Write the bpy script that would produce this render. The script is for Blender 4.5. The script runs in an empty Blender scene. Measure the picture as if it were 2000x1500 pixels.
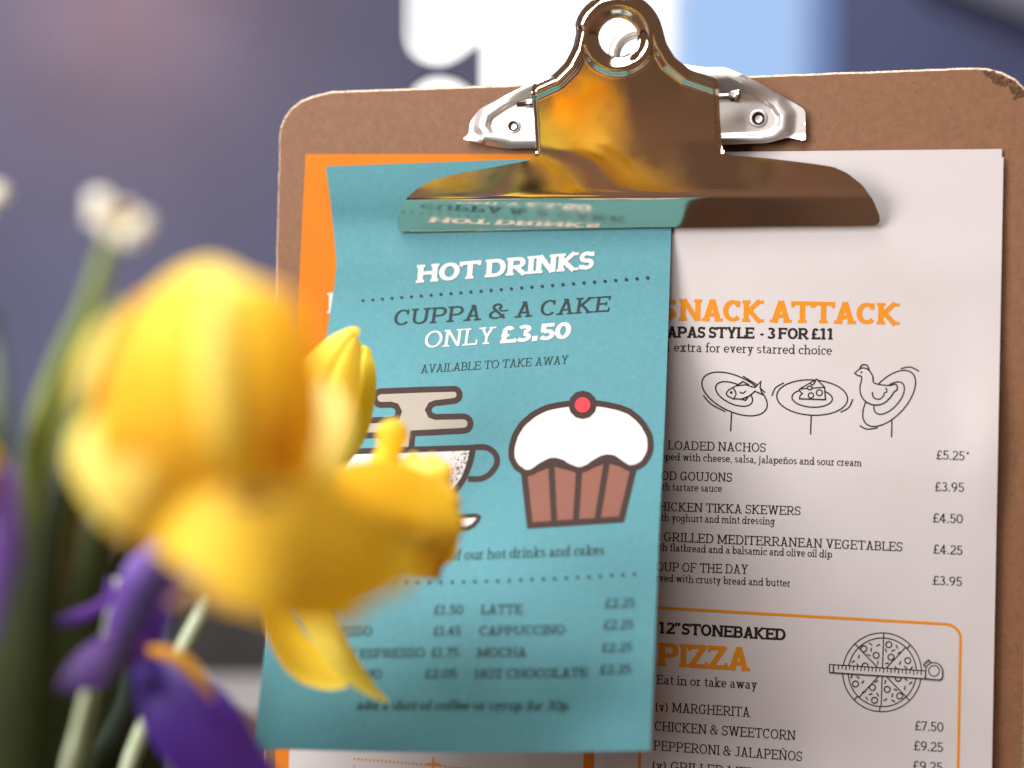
import bpy, math, random
from mathutils import Vector, Matrix
random.seed(7)
sc = bpy.context.scene
R = math.radians
# ------------------------------------------------------------------ camera
F = 3333.333                    # focal length in photo pixels (2000 wide)
CX, CY = 1000.0, 650.0          # where the optical axis meets the picture
CAM = Vector((0, -0.525, 0))
ROLL = R(1.12)
RIGHT = Vector((math.cos(ROLL), 0, math.sin(ROLL)))
UP = Vector((-math.sin(ROLL), 0, math.cos(ROLL)))
FWD = Vector((0, 1, 0))
cd = bpy.data.cameras.new('camera')
cam = bpy.data.objects.new('camera', cd)
sc.collection.objects.link(cam)
sc.camera = cam
cd.sensor_width = 36; cd.lens = 60; cd.shift_y = -0.05
cd.clip_start = 0.01; cd.clip_end = 50
m = Matrix((RIGHT, UP, -FWD)).transposed().to_4x4()
m.translation = CAM
cam.matrix_world = m
cd.dof.use_dof = True
cd.dof.focus_distance = 0.518
cd.dof.aperture_fstop = 4.2
cd.dof.aperture_blades = 0
# ------------------------------------------------------------------ light
w = bpy.data.worlds.new('World'); sc.world = w; w.use_nodes = True
wb = w.node_tree.nodes['Background']
wb.inputs[0].default_value = (0.36, 0.21, 0.135, 1); wb.inputs[1].default_value = 0.33

def lamp(name, loc, target, size, power, color, kind='AREA', sy=None):
    l = bpy.data.lights.new(name, kind)
    l.energy = power; l.color = color
    if kind == 'AREA':
        l.shape = 'RECTANGLE'; l.size = size; l.size_y = sy or size
    else:
        l.shadow_soft_size = size
    o = bpy.data.objects.new(name, l); sc.collection.objects.link(o)
    o.location = loc
    o.rotation_euler = (Vector(target) - Vector(loc)).to_track_quat('-Z', 'Y').to_euler()
    return o
lamp('key_light', (-0.40, -0.80, 1.05), (0, 0, 0), 0.9, 21.5, (1.0, 0.965, 0.94))
lamp('back_light', (-0.15, 0.42, 1.15), (-.05, -.2, 0), 0.8, 24, (0.86, 0.92, 1.0))  # added area lamp above and behind, backlights the petals and the board rim
lamp('fill_light', (-1.25, -0.98, 0.35), (0, -.1, 0), 0.8, 25, (1.0, 0.97, 0.95))
lamp('wall_light', (0.1, 1.2, 1.6), (-0.1, 2.6, 0.1), 0.8, 26, (0.9, 0.93, 1.0))
sc.view_settings.view_transform = 'Standard'
sc.view_settings.look = 'None'
sc.view_settings.exposure = 0.22
sc.cycles.use_denoising = True
sc.cycles.max_bounces = 8
sc.cycles.caustics_reflective = False
sc.cycles.sample_clamp_indirect = 4

# ------------------------------------------------------------------ helpers
def ray(px, py):
    return FWD + RIGHT * ((px - CX) / F) - UP * ((py - CY) / F)
def P(px, py, d):
    return CAM + ray(px, py) * d
YAW = R(13)
N = Vector((-math.sin(YAW), -math.cos(YAW), 0))
X0 = P(1250, 750, 0.525)
def board(px, py, wv=0.0):
    r = ray(px, py)
    t = (N.dot(X0) + wv - N.dot(CAM)) / N.dot(r)
    return CAM + r * t
def srgb(r, g, b):
    f = lambda c: (c / 255 / 12.92) if c / 255 <= 0.04045 else ((c / 255 + 0.055) / 1.055) ** 2.4
    return (f(r), f(g), f(b), 1)

def mesh_obj(name, V_, F_, mats, parent=None, smooth=False, fm=None, uv=None):
    me = bpy.data.meshes.new(name)
    me.from_pydata([tuple(v) for v in V_], [], F_)
    if not isinstance(mats, (list, tuple)): mats = [mats]
    for mt in mats: me.materials.append(mt)
    if fm: me.polygons.foreach_set('material_index', fm)
    if smooth is True: me.polygons.foreach_set('use_smooth', [True] * len(me.polygons))
    elif isinstance(smooth, list): me.polygons.foreach_set('use_smooth', smooth)
    if uv:
        l = me.uv_layers.new(name='UVMap')
        for p in me.polygons:
            for li in p.loop_indices:
                l.data[li].uv = uv[me.loops[li].vertex_index]
    me.update()
    o = bpy.data.objects.new(name, me)
    sc.collection.objects.link(o)
    if parent: o.parent = parent
    return o
def tag(o, label=None, cat=None, group=None, kind=None):
    if label: o['label'] = label
    if cat: o['category'] = cat
    if group: o['group'] = group
    if kind: o['kind'] = kind
    return o
def empty(name, loc=(0, 0, 0)):
    # parts are built in world coordinates, so the Empty's offset is undone on each child
    o = bpy.data.objects.new(name, None); sc.collection.objects.link(o)
    o.location = loc; o.empty_display_size = 0.01
    return o
def settle(root):
    inv = Matrix.Translation(root.location).inverted()
    for c in root.children:
        c.matrix_parent_inverse = inv

def catmull(pts, n):
    """smooth curve through control tuples, n samples"""
    k = len(pts)
    out = []
    for i in range(n):
        t = i / (n - 1) * (k - 1)
        j = min(int(t), k - 2); u = t - j
        p0 = pts[max(j - 1, 0)]; p1 = pts[j]; p2 = pts[j + 1]; p3 = pts[min(j + 2, k - 1)]
        out.append(tuple(0.5 * ((2 * b) + (c - a) * u + (2 * a - 5 * b + 4 * c - d) * u * u + (3 * b - a - 3 * c + d) * u ** 3)
                         for a, b, c, d in zip(p0, p1, p2, p3)))
    return out

def thick(V_, F_, off):
    """give a sheet thickness: off is a Vector or list of vectors; returns verts, faces, smooth flags"""
    n = len(V_)
    offs = off if isinstance(off, list) else [off] * n
    VV = list(V_) + [Vector(v) + o for v, o in zip(V_, offs)]
    FF = list(F_) + [tuple(n + i for i in reversed(f)) for f in F_]
    sm = [True] * len(FF)
    cnt = {}
    for f in F_:
        for a, b in zip(f, f[1:] + f[:1]):
            cnt[(a, b)] = 1
    for (a, b) in list(cnt):
        if (b, a) not in cnt:
            k = len(VV)
            VV += [VV[a], VV[b], VV[n + b], VV[n + a]]
            FF.append((k + 1, k, k + 3, k + 2)); sm.append(False)
    return VV, FF, sm

# ------------------------------------------------------------------ materials
def mat(name, col, rough=0.6, metal=0.0, noise=None, bump=None, spec=0.5, transl=0.0, specks=None):
    """noise=(scale, colour2, amount, detail) ; bump=(scale,strength,dist) ; specks=(scale, thr, colour)"""
    mt = bpy.data.materials.new(name); mt.use_nodes = True
    nt = mt.node_tree; b = nt.nodes['Principled BSDF']
    b.inputs['Roughness'].default_value = rough
    b.inputs['Metallic'].default_value = metal
    b.inputs['Specular IOR Level'].default_value = spec
    b.inputs['Base Color'].default_value = col
    tc = nt.nodes.new('ShaderNodeTexCoord')
    src = None
    if noise:
        n = nt.nodes.new('ShaderNodeTexNoise'); n.inputs['Scale'].default_value = noise[0]; n.inputs['Detail'].default_value = noise[3]
        n.inputs['Roughness'].default_value = 0.65
        nt.links.new(tc.outputs['Object'], n.inputs['Vector'])
        r = nt.nodes.new('ShaderNodeMapRange'); r.inputs[1].default_value = 0.35; r.inputs[2].default_value = 0.65
        r.inputs[3].default_value = 0; r.inputs[4].default_value = noise[2]
        nt.links.new(n.outputs['Fac'], r.inputs[0])
        mx = nt.nodes.new('ShaderNodeMix'); mx.data_type = 'RGBA'
        mx.inputs[6].default_value = col; mx.inputs[7].default_value = noise[1]
        nt.links.new(r.outputs[0], mx.inputs[0])
        src = mx.outputs[2]
    for sp in (specks or []):
        n = nt.nodes.new('ShaderNodeTexNoise'); n.inputs['Scale'].default_value = sp[0]; n.inputs['Detail'].default_value = 2
        nt.links.new(tc.outputs['Object'], n.inputs['Vector'])
        r = nt.nodes.new('ShaderNodeMapRange'); r.inputs[1].default_value = sp[1]; r.inputs[2].default_value = sp[1] + 0.06
        nt.links.new(n.outputs['Fac'], r.inputs[0])
        r.inputs[4].default_value = sp[3] if len(sp) > 3 else 1
        mx = nt.nodes.new('ShaderNodeMix'); mx.data_type = 'RGBA'
        if src: nt.links.new(src, mx.inputs[6])
        else: mx.inputs[6].default_value = col
        mx.inputs[7].default_value = sp[2]
        nt.links.new(r.outputs[0], mx.inputs[0])
        src = mx.outputs[2]
    if src: nt.links.new(src, b.inputs['Base Color'])
    if bump:
        n = nt.nodes.new('ShaderNodeTexNoise'); n.inputs['Scale'].default_value = bump[0]; n.inputs['Detail'].default_value = 4
        nt.links.new(tc.outputs['Object'], n.inputs['Vector'])
        bp = nt.nodes.new('ShaderNodeBump'); bp.inputs['Strength'].default_value = bump[1]; bp.inputs['Distance'].default_value = bump[2]
        nt.links.new(n.outputs['Fac'], bp.inputs['Height'])
        nt.links.new(bp.outputs[0], b.inputs['Normal'])
    if transl:
        out = nt.nodes['Material Output']
        tr = nt.nodes.new('ShaderNodeBsdfTranslucent')
        if src: nt.links.new(src, tr.inputs[0])
        else: tr.inputs[0].default_value = col
        ms = nt.nodes.new('ShaderNodeMixShader'); ms.inputs[0].default_value = transl
        nt.links.new(b.outputs[0], ms.inputs[1]); nt.links.new(tr.outputs[0], ms.inputs[2])
        nt.links.new(ms.outputs[0], out.inputs[0])
    return mt
def emis(name, col, strength):
    mt = bpy.data.materials.new(name); mt.use_nodes = True
    nt = mt.node_tree; nt.nodes.remove(nt.nodes['Principled BSDF'])
    e = nt.nodes.new('ShaderNodeEmission'); e.inputs[0].default_value = col; e.inputs[1].default_value = strength
    nt.links.new(e.outputs[0], nt.nodes['Material Output'].inputs[0])
    return mt
def petal_mat(name, base, tip, vein=0.3, transl=0.5, rough=0.5):
    """colour runs from base to tip along the petal (uv.y), fine veins run lengthwise"""
    mt = bpy.data.materials.new(name); mt.use_nodes = True
    nt = mt.node_tree; b = nt.nodes['Principled BSDF']; L = nt.links.new
    b.inputs['Roughness'].default_value = rough; b.inputs['Specular IOR Level'].default_value = 0.3
    tc = nt.nodes.new('ShaderNodeTexCoord'); sp = nt.nodes.new('ShaderNodeSeparateXYZ'); L(tc.outputs['UV'], sp.inputs[0])
    mp = nt.nodes.new('ShaderNodeMapping'); mp.inputs['Scale'].default_value = (26, 1.6, 1); L(tc.outputs['UV'], mp.inputs[0])
    n = nt.nodes.new('ShaderNodeTexNoise'); n.inputs['Scale'].default_value = 1.0; n.inputs['Detail'].default_value = 3; L(mp.outputs[0], n.inputs[0])
    mx = nt.nodes.new('ShaderNodeMix'); mx.data_type = 'RGBA'; mx.inputs[6].default_value = base; mx.inputs[7].default_value = tip
    L(sp.outputs[1], mx.inputs[0])
    m2 = nt.nodes.new('ShaderNodeMix'); m2.data_type = 'RGBA'; m2.blend_type = 'MULTIPLY'
    r = nt.nodes.new('ShaderNodeMapRange'); r.inputs[1].default_value = .45; r.inputs[2].default_value = .7; r.inputs[4].default_value = vein
    L(n.outputs['Fac'], r.inputs[0]); L(r.outputs[0], m2.inputs[0]); L(mx.outputs[2], m2.inputs[6])
    m2.inputs[7].default_value = (0.92, 0.82, 0.55, 1)
    L(m2.outputs[2], b.inputs['Base Color'])
    bp = nt.nodes.new('ShaderNodeBump'); bp.inputs['Strength'].default_value = .2; bp.inputs['Distance'].default_value = .0003
    L(n.outputs['Fac'], bp.inputs['Height']); L(bp.outputs[0], b.inputs['Normal'])
    tr = nt.nodes.new('ShaderNodeBsdfTranslucent'); L(m2.outputs[2], tr.inputs[0])
    ms = nt.nodes.new('ShaderNodeMixShader'); ms.inputs[0].default_value = transl
    L(b.outputs[0], ms.inputs[1]); L(tr.outputs[0], ms.inputs[2]); L(ms.outputs[0], nt.nodes['Material Output'].inputs[0])
    return mt

M = {}
M['board'] = mat('hardboard', srgb(126, 86, 56), 0.62, noise=(420, srgb(108, 71, 45), .65, 6), bump=(1800, .25, .0002),
                 specks=[(1300, .65, srgb(84, 54, 32), .7), (560, .70, srgb(88, 56, 34), .6)])
M['board_edge'] = mat('hardboard_edge', srgb(222, 204, 182), 0.8, noise=(900, srgb(140, 105, 75), .8, 3), bump=(2500, .5, .0004))
M['worn'] = mat('worn_fibre', srgb(104, 75, 47), 0.9, noise=(700, srgb(60, 40, 22), .9, 4), bump=(1500, .8, .0006))
M['white'] = mat('white_paper', srgb(193, 187, 188), 0.55, noise=(28, srgb(187, 180, 179), .6, 3), bump=(18, .16, .002), specks=[(420, .77, srgb(190, 172, 158), .5)])
M['teal'] = mat('teal_card', srgb(84, 141, 151), 0.75, spec=.3, noise=(600, srgb(77, 132, 142), .7, 4), bump=(1500, .12, .0002),
                specks=[(1500, .70, srgb(130, 180, 186), .5)])
M['orange'] = mat('orange_ink', srgb(202, 116, 24), 0.7, spec=.2, noise=(40, srgb(196, 110, 22), .6, 2))
M['ink_orange'] = mat('orange_lettering_ink', srgb(206, 130, 30), 0.6)
M['ink_dark'] = mat('dark_ink', srgb(40, 33, 31), 0.6)
M['ink_slate'] = mat('slate_ink', srgb(44, 56, 58), 0.6)
M['ink_brown'] = mat('brown_ink', srgb(62, 46, 42), 0.6, noise=(500, srgb(56, 41, 37), .5, 2))
M['ink_white'] = mat('white_print', srgb(205, 201, 202), 0.6)
M['ink_beige'] = mat('beige_print', srgb(156, 149, 138), 0.6)
M['ink_rose'] = mat('rose_brown_print', srgb(130, 86, 74), 0.6, specks=[(900, .68, srgb(120, 75, 65), .8)])
M['ink_red'] = mat('red_print', srgb(220, 62, 70), 0.6)
M['chrome'] = mat('warm_chrome', (0.80, 0.70, 0.56, 1), 0.045, 1.0, bump=(90, .012, .001), specks=[(1100, .78, (.95, .9, .8, 1))])
M['zinc'] = mat('zinc_steel', (0.84, 0.82, 0.81, 1), 0.36, 0.82, bump=(60, .06, .001))
for k_ in list(M):
    if k_.startswith('ink'): M[k_].node_tree.nodes['Principled BSDF'].inputs['Specular IOR Level'].default_value = .15
M['hole'] = mat('dark_hole', srgb(40, 30, 24), 0.7)
M['steel_dark'] = mat('steel_pin', (0.45, 0.42, 0.38, 1), 0.25, 1.0)

_nt = M['chrome'].node_tree; _b = _nt.nodes['Principled BSDF']
_tc = _nt.nodes.new('ShaderNodeTexCoord'); _n = _nt.nodes.new('ShaderNodeTexNoise'); _n.inputs['Scale'].default_value = 70; _n.inputs['Detail'].default_value = 6
_r = _nt.nodes.new('ShaderNodeMapRange'); _r.inputs[1].default_value = .4; _r.inputs[2].default_value = .7; _r.inputs[3].default_value = .05; _r.inputs[4].default_value = .17
_nt.links.new(_tc.outputs['Object'], _n.inputs['Vector']); _nt.links.new(_n.outputs['Fac'], _r.inputs[0]); _nt.links.new(_r.outputs[0], _b.inputs['Roughness'])
# ------------------------------------------------------------------ stroke lettering (slab serif)
def glyph(c, w):
    h = w * 0.74
    sf = 0.065 if w > .15 else 0.10
    hs = h * (0.78 if w > .15 else 0.92)
    S = []; l = w / 2; b = h / 2; t = 1 - h / 2
    k = (w - 0.11) * 1.3
    X = .68
    def ln(*p, th=None): S.append((list(p), th))
    def arc(cx, cy, rx, ry, a0, a1, n=14):
        S.append(([(cx + rx * math.cos(R(a0 + (a1 - a0) * i / n)), cy + ry * math.sin(R(a0 + (a1 - a0) * i / n))) for i in range(n + 1)], None))
    def V(x, y0, y1): ln((x, y0), (x, y1))
    def sb(x, a=1, c_=1): ln((x - (l + sf) * a, hs / 2), (x + (l + sf) * c_, hs / 2), th=hs)
    def st(x, a=1, c_=1, y=1): ln((x - (l + sf) * a, y - hs / 2), (x + (l + sf) * c_, y - hs / 2), th=hs)
    e = sf + l
    def ser(x, y): ln((x, y), (x, y))
    A = None
    if c == ' ': return .27, []
    if c == 'A':
        W = .80 + k; m_ = W / 2
        ln((e, 0), (m_, 1)); ln((W - e, 0), (m_, 1)); ln((e + .1, .30), (W - e - .1, .30)); sb(e); sb(W - e); ln((m_ - .14, 1 - hs / 2), (m_ + l * .6, 1 - hs / 2), th=hs); A = W
    elif c == 'B':
        V(e, 0, 1); sb(e, 1, .5); st(e, 1, .5); W = .70 + k
        for (y0, y1, r_) in ((b, .52, 0), (.52, t, -.04)):
            ry = (y1 - y0) / 2; xx = W - l + r_ - ry * .9
            ln((e, y0), (xx, y0)); ln((e, y1), (xx, y1)); arc(xx, (y0 + y1) / 2, ry * .9, ry, -90, 90)
        A = W + .02
    elif c == 'C':
        W = .74 + k; cx = W / 2 + .02; arc(cx, .5, cx - l - .02, .5 - b, 48, 318, 22); V(cx + (cx - l) * .68, .70, 1 - hs * .2); A = W
        S[-1] = ([(cx + (cx - l) * .68, .68), (cx + (cx - l) * .68, .97)], w * .7)
    elif c == 'D':
        W = .80 + k; V(e, 0, 1); sb(e, 1, .3); st(e, 1, .3); xx = W - l - .34
        ln((e, b), (xx, b)); ln((e, t), (xx, t)); arc(xx, .5, .34, .5 - b, -90, 90, 16); A = W + .03
    elif c in 'EF':
        W = .70 + k * .8; V(e, 0, 1); st(e, 1, .3); ln((e, t), (W - .04, t)); ln((e, .52), (W - .17, .52)); ln((W - .05, .74), (W - .05, 1), th=h * .8)
        ln((W - .17, .40), (W - .17, .64), th=h * .7)
        if c == 'E': sb(e, 1, .3); ln((e, b), (W, b)); ln((W - .02, 0), (W - .02, .27), th=h * .8)
        else: sb(e)
        A = W + .03
    elif c == 'G':
        W = .80 + k; cx = W / 2; arc(cx, .5, cx - l - .02, .5 - b, 48, 320, 22); V(W - e - .02, .06, .44); ln((W - e - .2, .44), (W, .44), th=hs)
        ln((cx + .24, .68), (cx + .24, .97), th=w * .7); A = W
    elif c == 'H':
        W = .88 + k; V(e, 0, 1); V(W - e, 0, 1); ln((e, .52), (W - e, .52)); [f(x) for x in (e, W - e) for f in (sb, st)]; A = W
    elif c == 'I':
        W = 2 * e; V(e, 0, 1); sb(e); st(e); A = W
    elif c == 'J':
        W = .56 + k * .6; x = W - e; V(x, .25, 1); st(x, 1.5, 1); arc(x - .2, .25, .2, .25 - b, 0, -150, 10); A = W
    elif c == 'K':
        W = .84 + k; V(e, 0, 1); sb(e); st(e); ln((e, .40), (W - e - .02, 1)); ln((e + .16, .52), (W - e, 0)); sb(W - e); st(W - e - .02); A = W
    elif c == 'L':
        W = .66 + k * .7; V(e, 0, 1); st(e); sb(e, 1, .3); ln((e, b), (W, b)); ln((W - .02, 0), (W - .02, .30), th=h * .8); A = W
    elif c == 'M':
        W = 1.04 + k * 1.2; x0, x1 = e, W - e; V(x0, 0, 1); V(x1, 0, 1); ln((x0, 1), (W / 2, .12)); ln((x1, 1), (W / 2, .12)); sb(x0); sb(x1); st(x0, 1, .2); st(x1, .2, 1); A = W
    elif c in 'NÑ':
        W = .88 + k; x0, x1 = e, W - e; V(x0, 0, 1); V(x1, 0, 1); ln((x0 + .02, .98), (x1 - .02, .02)); sb(x0); st(x0, 1, 0); st(x1); A = W
        if c == 'Ñ': ln((W / 2 - .16, 1.12), (W / 2 - .05, 1.18), (W / 2 + .05, 1.12), (W / 2 + .16, 1.18), th=h * .8)
    elif c == 'O':
        W = .84 + k; arc(W / 2, .5, W / 2 - l - .02, .5 - b, 0, 360, 26); A = W
    elif c in 'PR':
        W = .72 + k; V(e, 0, 1); sb(e); st(e, 1, .4); y1 = .46; ry = (t - y1) / 2; xx = W - l - ry
        ln((e, t), (xx, t)); ln((e, y1), (xx, y1)); arc(xx, (t + y1) / 2, ry, ry, -90, 90); A = W + .02
        if c == 'R': ln((W * .52, y1), (W - .02, 0)); ln((W - .14, hs / 2), (W + .10, hs / 2), th=hs); A = W + .08
    elif c == 'S':
        W = .62 + k * .8; cx = W / 2; rx = cx - l; ry1 = (.5 - b) / 2 + .005
        pts = []
        for i in range(13): a = R(30 + 240 * i / 12); pts.append((cx + rx * .93 * math.cos(a), t - ry1 + ry1 * math.sin(a)))
        for i in range(1, 13): a = R(90 - 240 * i / 12); pts.append((cx + rx * math.cos(a), b + ry1 + ry1 * math.sin(a)))
        S.append((pts, h + (w - h) * .35)); ln((W - l * .9, .73), (W - l * .9, .97), th=w * .6); ln((l * .9, .03), (l * .9, .28), th=w * .6); A = W + .02
    elif c == 'T':
        W = .76 + k; m_ = W / 2; V(m_, 0, 1); sb(m_); ln((.02, t), (W - .02, t)); ln((.04, .72), (.04, 1), th=h * .8); ln((W - .04, .72), (W - .04, 1), th=h * .8); A = W
    elif c == 'U':
        W = .86 + k; x0, x1 = e, W - e; r_ = (x1 - x0) / 2; V(x0, .34, 1); V(x1, .34, 1); st(x0); st(x1); arc((x0 + x1) / 2, .34, r_, .34 - b, 180, 360, 14); A = W
    elif c == 'V':
        W = .80 + k; ln((e, 1), (W / 2, 0)); ln((W - e, 1), (W / 2, 0)); st(e); st(W - e); A = W
    elif c == 'W':
        W = 1.14 + k * 1.3; ln((e, 1), (W * .31, 0)); ln((W / 2, 1), (W * .31, 0)); ln((W / 2, 1), (W * .69, 0)); ln((W - e, 1), (W * .69, 0)); st(e); st(W - e); st(W / 2, .7, .7); A = W
    elif c == 'X':
        W = .8 + k; ln((e, 0), (W - e, 1)); ln((e, 1), (W - e, 0)); [f(x) for x in (e, W - e) for f in (sb, st)]; A = W
    elif c == 'Y':
        W = .78 + k; m_ = W / 2; V(m_, 0, .46); ln((m_, .42), (e, 1)); ln((m_, .42), (W - e, 1)); st(e); st(W - e); sb(m_); A = W
    elif c == 'Z':
        W = .68 + k; ln((.05, t), (W - .05, t)); ln((.03, b), (W - .03, b)); ln((.12, .03), (W - .12, .97)); ln((.08, .72), (.08, 1), th=h * .8); ln((W - .06, 0), (W - .06, .28), th=h * .8); A = W
    elif c == '&':
        W = .84 + k; arc(.36, .76, .17, .24 - b, -60, 240, 16); arc(.34, .28, .30 - l * .5, .28 - b, 75, 300, 16); ln((.23, .66), (.74 + k, .02)); arc(.34, .28, .34, .28 - b, 300, 365, 8)
        ln((.52, .50), (.86 + k, .50), th=hs); A = W + .04
    elif c == '£':
        W = .66 + k; arc(.42, .70, .19, .30 - b, 20, 180, 12); V(.23, .06, .70); ln((.04, b), (W - .04, b)); ln((.06, .46), (.50, .46), th=hs); ln((W - .04, 0), (W - .04, .24), th=h * .7); A = W
    elif c == '1':
        V(.20 + l, 0, 1); sb(.20 + l, 1.1, 1.1); ln((.03, .82), (.20 + l, .97), th=h); A = .42 + w
    elif c == '2':
        W = .62 + k; cx = W / 2; arc(cx, .72, cx - l - .02, .28 - b, 165, -30, 14); ln((cx + (cx - l) * .86, .60), (l + .02, b + .03)); ln((.03, b), (W - .02, b)); ln((W - .04, 0), (W - .04, .22), th=h * .7); A = W
    elif c == '3':
        W = .62 + k; cx = W / 2 - .02; arc(cx, .75, .19 + k * .3, .25 - b, 150, -90, 14); arc(cx, .28, .23 + k * .3, .28 - b, 90, -155, 16); A = W
    elif c == '4':
        W = .68 + k; x = W - .20 - l; V(x, 0, 1); ln((.04, .28), (W - .02, .28)); ln((.06, .30), (x, .97)); sb(x, .8, .8); A = W
    elif c == '5':
        W = .62 + k; cx = W / 2 - .01; ln((.12 + l, t), (W - .06, t)); V(.11 + l * .7, .48, 1); arc(cx, .32, .24 + k * .3, .32 - b, 125, -155, 16); A = W
    elif c == '7':
        W = .60 + k; ln((.04, t), (W - .03, t)); ln((W - .07, .96), (.22, 0)); ln((.06, .76), (.06, 1), th=h * .8); A = W
    elif c == '9':
        W = .66 + k; arc(W / 2, .68, W / 2 - l - .03, .32 - b, 0, 360, 18); ln((W - l - .03, .66), (W - l - .05, .45), (W * .62, .15), (W * .35, .03)); A = W
    elif c == '0':
        W = .70 + k; arc(W / 2, .5, W / 2 - l - .02, .5 - b, 0, 360, 24); A = W
    elif c == '.': ln((.07, w * .55), (.07 + w * 1.1, w * .55), th=w * 1.1); A = .14 + w * 1.1
    elif c == ',': ln((.07, w * .5), (.07 + w * 1.1, w * .5), th=w); ln((.07 + w * .9, w * .5), (.06, -.16), th=w * .6); A = .14 + w * 1.1
    elif c == '-': ln((.06, .38), (.36, .38)); A = .42
    elif c == '”':
        for dx in (0, .20 + k * .3): ln((.12 + dx, 1), (.12 + dx, .84), th=w); ln((.13 + dx, .86), (.05 + dx, .68), th=w * .6)
        A = .44 + k
    elif c == '(': arc(.48, .42, .34, .62, 130, 230, 10); A = .36
    elif c == ')': arc(-.14, .42, .34, .62, -50, 50, 10); A = .36
    # lower case
    elif c == 'a':
        W = .58 + k; x = W - e - .0; V(x, .05, .46); arc(x - .17, .46, .17, X - b - .46, 0, 155, 10); arc(.20 + l, .20, .17, .20 - b, 90, 275, 10); ln((.2 + l, .40), (x, .38)); ln((.2 + l, b), (x, .10)); ln((x, hs / 2), (x + l + sf, hs / 2), th=hs); A = W + .02
    elif c == 'b':
        W = .68 + k; V(e, 0, 1.04); ln((e - l - sf, 1.04 - hs / 2), (e, 1.04 - hs / 2), th=hs); arc(W / 2 + .06, X / 2, W / 2 - l - .08, X / 2 - b, 0, 360, 18); A = W
    elif c == 'c':
        W = .54 + k; arc(W / 2 + .02, X / 2, W / 2 - l, X / 2 - b, 45, 315, 16); ln((W - l, X * .66), (W - l, X * .97), th=w * .7); A = W
    elif c == 'd':
        W = .70 + k; x = W - e; V(x, 0, 1.04); ln((x - l - sf, 1.04 - hs / 2), (x, 1.04 - hs / 2), th=hs); ln((x, hs / 2), (x + l + sf, hs / 2), th=hs); arc(x / 2 + .02, X / 2, x / 2 - l + .01, X / 2 - b, 0, 360, 18); A = W
    elif c == 'e':
        W = .58 + k; arc(W / 2, X / 2, W / 2 - l, X / 2 - b, 0, 318, 18); ln((l, X / 2 + .01), (W - l, X / 2 + .01)); A = W
    elif c == 'f':
        V(.22, 0, .84); sb(.22, 1, 1.1); arc(.22 + .17, .84, .17, .20 - b, 180, 60, 8); ln((.05, X - hs / 2), (.42, X - hs / 2), th=hs); A = .44
    elif c == 'g':
        W = .64 + k; x = W - e; V(x, -.08, X); st(x, .2, 1, X); arc(x / 2 + .02, X / 2 + .02, x / 2 - l + .01, X / 2 - b, 0, 360, 18); arc(x / 2 + .02, -.08, x / 2 - .02, .18, 0, -160, 10); A = W
    elif c in 'hn' or c == 'ñ':
        W = .72 + k; x1 = W - e; V(e, 0, 1.04 if c == 'h' else X); V(x1, 0, .42); sb(e); sb(x1); r_ = (x1 - e) / 2; arc(e + r_, .42, r_, X - b - .42, 0, 165, 12)
        if c == 'h': ln((e - l - sf, 1.04 - hs / 2), (e, 1.04 - hs / 2), th=hs)
        else: ln((e - l - sf, X - hs / 2), (e, X - hs / 2), th=hs)
        if c == 'ñ': ln((W / 2 - .15, .82), (W / 2 - .05, .88), (W / 2 + .05, .82), (W / 2 + .15, .88), th=h * .8)
        A = W
    elif c in 'ij':
        x = e; V(x, 0 if c == 'i' else -.10, X); ln((x - l - sf, X - hs / 2), (x, X - hs / 2), th=hs); ln((x - w * .6, .90), (x + w * .6, .90), th=w * 1.2)
        if c == 'i': sb(x)
        else: arc(x - .16, -.10, .16, .14, 0, -110, 8)
        A = 2 * e
    elif c == 'k':
        W = .66 + k; V(e, 0, 1.04); sb(e); ln((e - l - sf, 1.04 - hs / 2), (e, 1.04 - hs / 2), th=hs); ln((e, .26), (W - e, X)); ln((e + .13, .36), (W - e, 0)); sb(W - e); st(W - e, 1, 1, X); A = W
    elif c == 'l': V(e, 0, 1.04); sb(e); ln((e - l - sf, 1.04 - hs / 2), (e, 1.04 - hs / 2), th=hs); A = 2 * e
    elif c == 'm':
        W = 1.06 + k * 1.5; x1 = W / 2; x2 = W - e
        for x in (e, x1, x2): sb(x, .8, .8); V(x, 0, X if x == e else .42)
        for xa, xb in ((e, x1), (x1, x2)): r_ = (xb - xa) / 2; arc(xa + r_, .42, r_, X - b - .42, 0, 165, 10)
        ln((e - l - sf, X - hs / 2), (e, X - hs / 2), th=hs); A = W
    elif c == 'o': W = .62 + k; arc(W / 2, X / 2, W / 2 - l, X / 2 - b, 0, 360, 20); A = W
    elif c == 'p':
        W = .70 + k; V(e, -.26, X); ln((e - l - sf, -.26 + hs / 2), (e + l + sf, -.26 + hs / 2), th=hs); ln((e - l - sf, X - hs / 2), (e, X - hs / 2), th=hs); arc(W / 2 + .07, X / 2, W / 2 - l - .08, X / 2 - b, 0, 360, 18); A = W
    elif c == 'r': V(e, 0, X); sb(e, 1, 1.2); ln((e - l - sf, X - hs / 2), (e, X - hs / 2), th=hs); arc(e + .20, .40, .20, X - b - .40, 175, 65, 8); A = .50 + k * .4
    elif c == 's':
        W = .50 + k * .7; cx = W / 2; rx = cx - l * .9; ry1 = (X / 2 - b) / 2 + .003; pts = []
        for i in range(10): a = R(35 + 235 * i / 9); pts.append((cx + rx * .93 * math.cos(a), X - b - ry1 + ry1 * math.sin(a)))
        for i in range(1, 10): a = R(90 - 235 * i / 9); pts.append((cx + rx * math.cos(a), b + ry1 + ry1 * math.sin(a)))
        S.append((pts, h)); A = W
    elif c == 't': V(.22, .16, .86); arc(.22 + .15, .17, .15, .17 - b, 180, 300, 8); ln((.05, X - hs / 2), (.42, X - hs / 2), th=hs); A = .45
    elif c == 'u':
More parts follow.
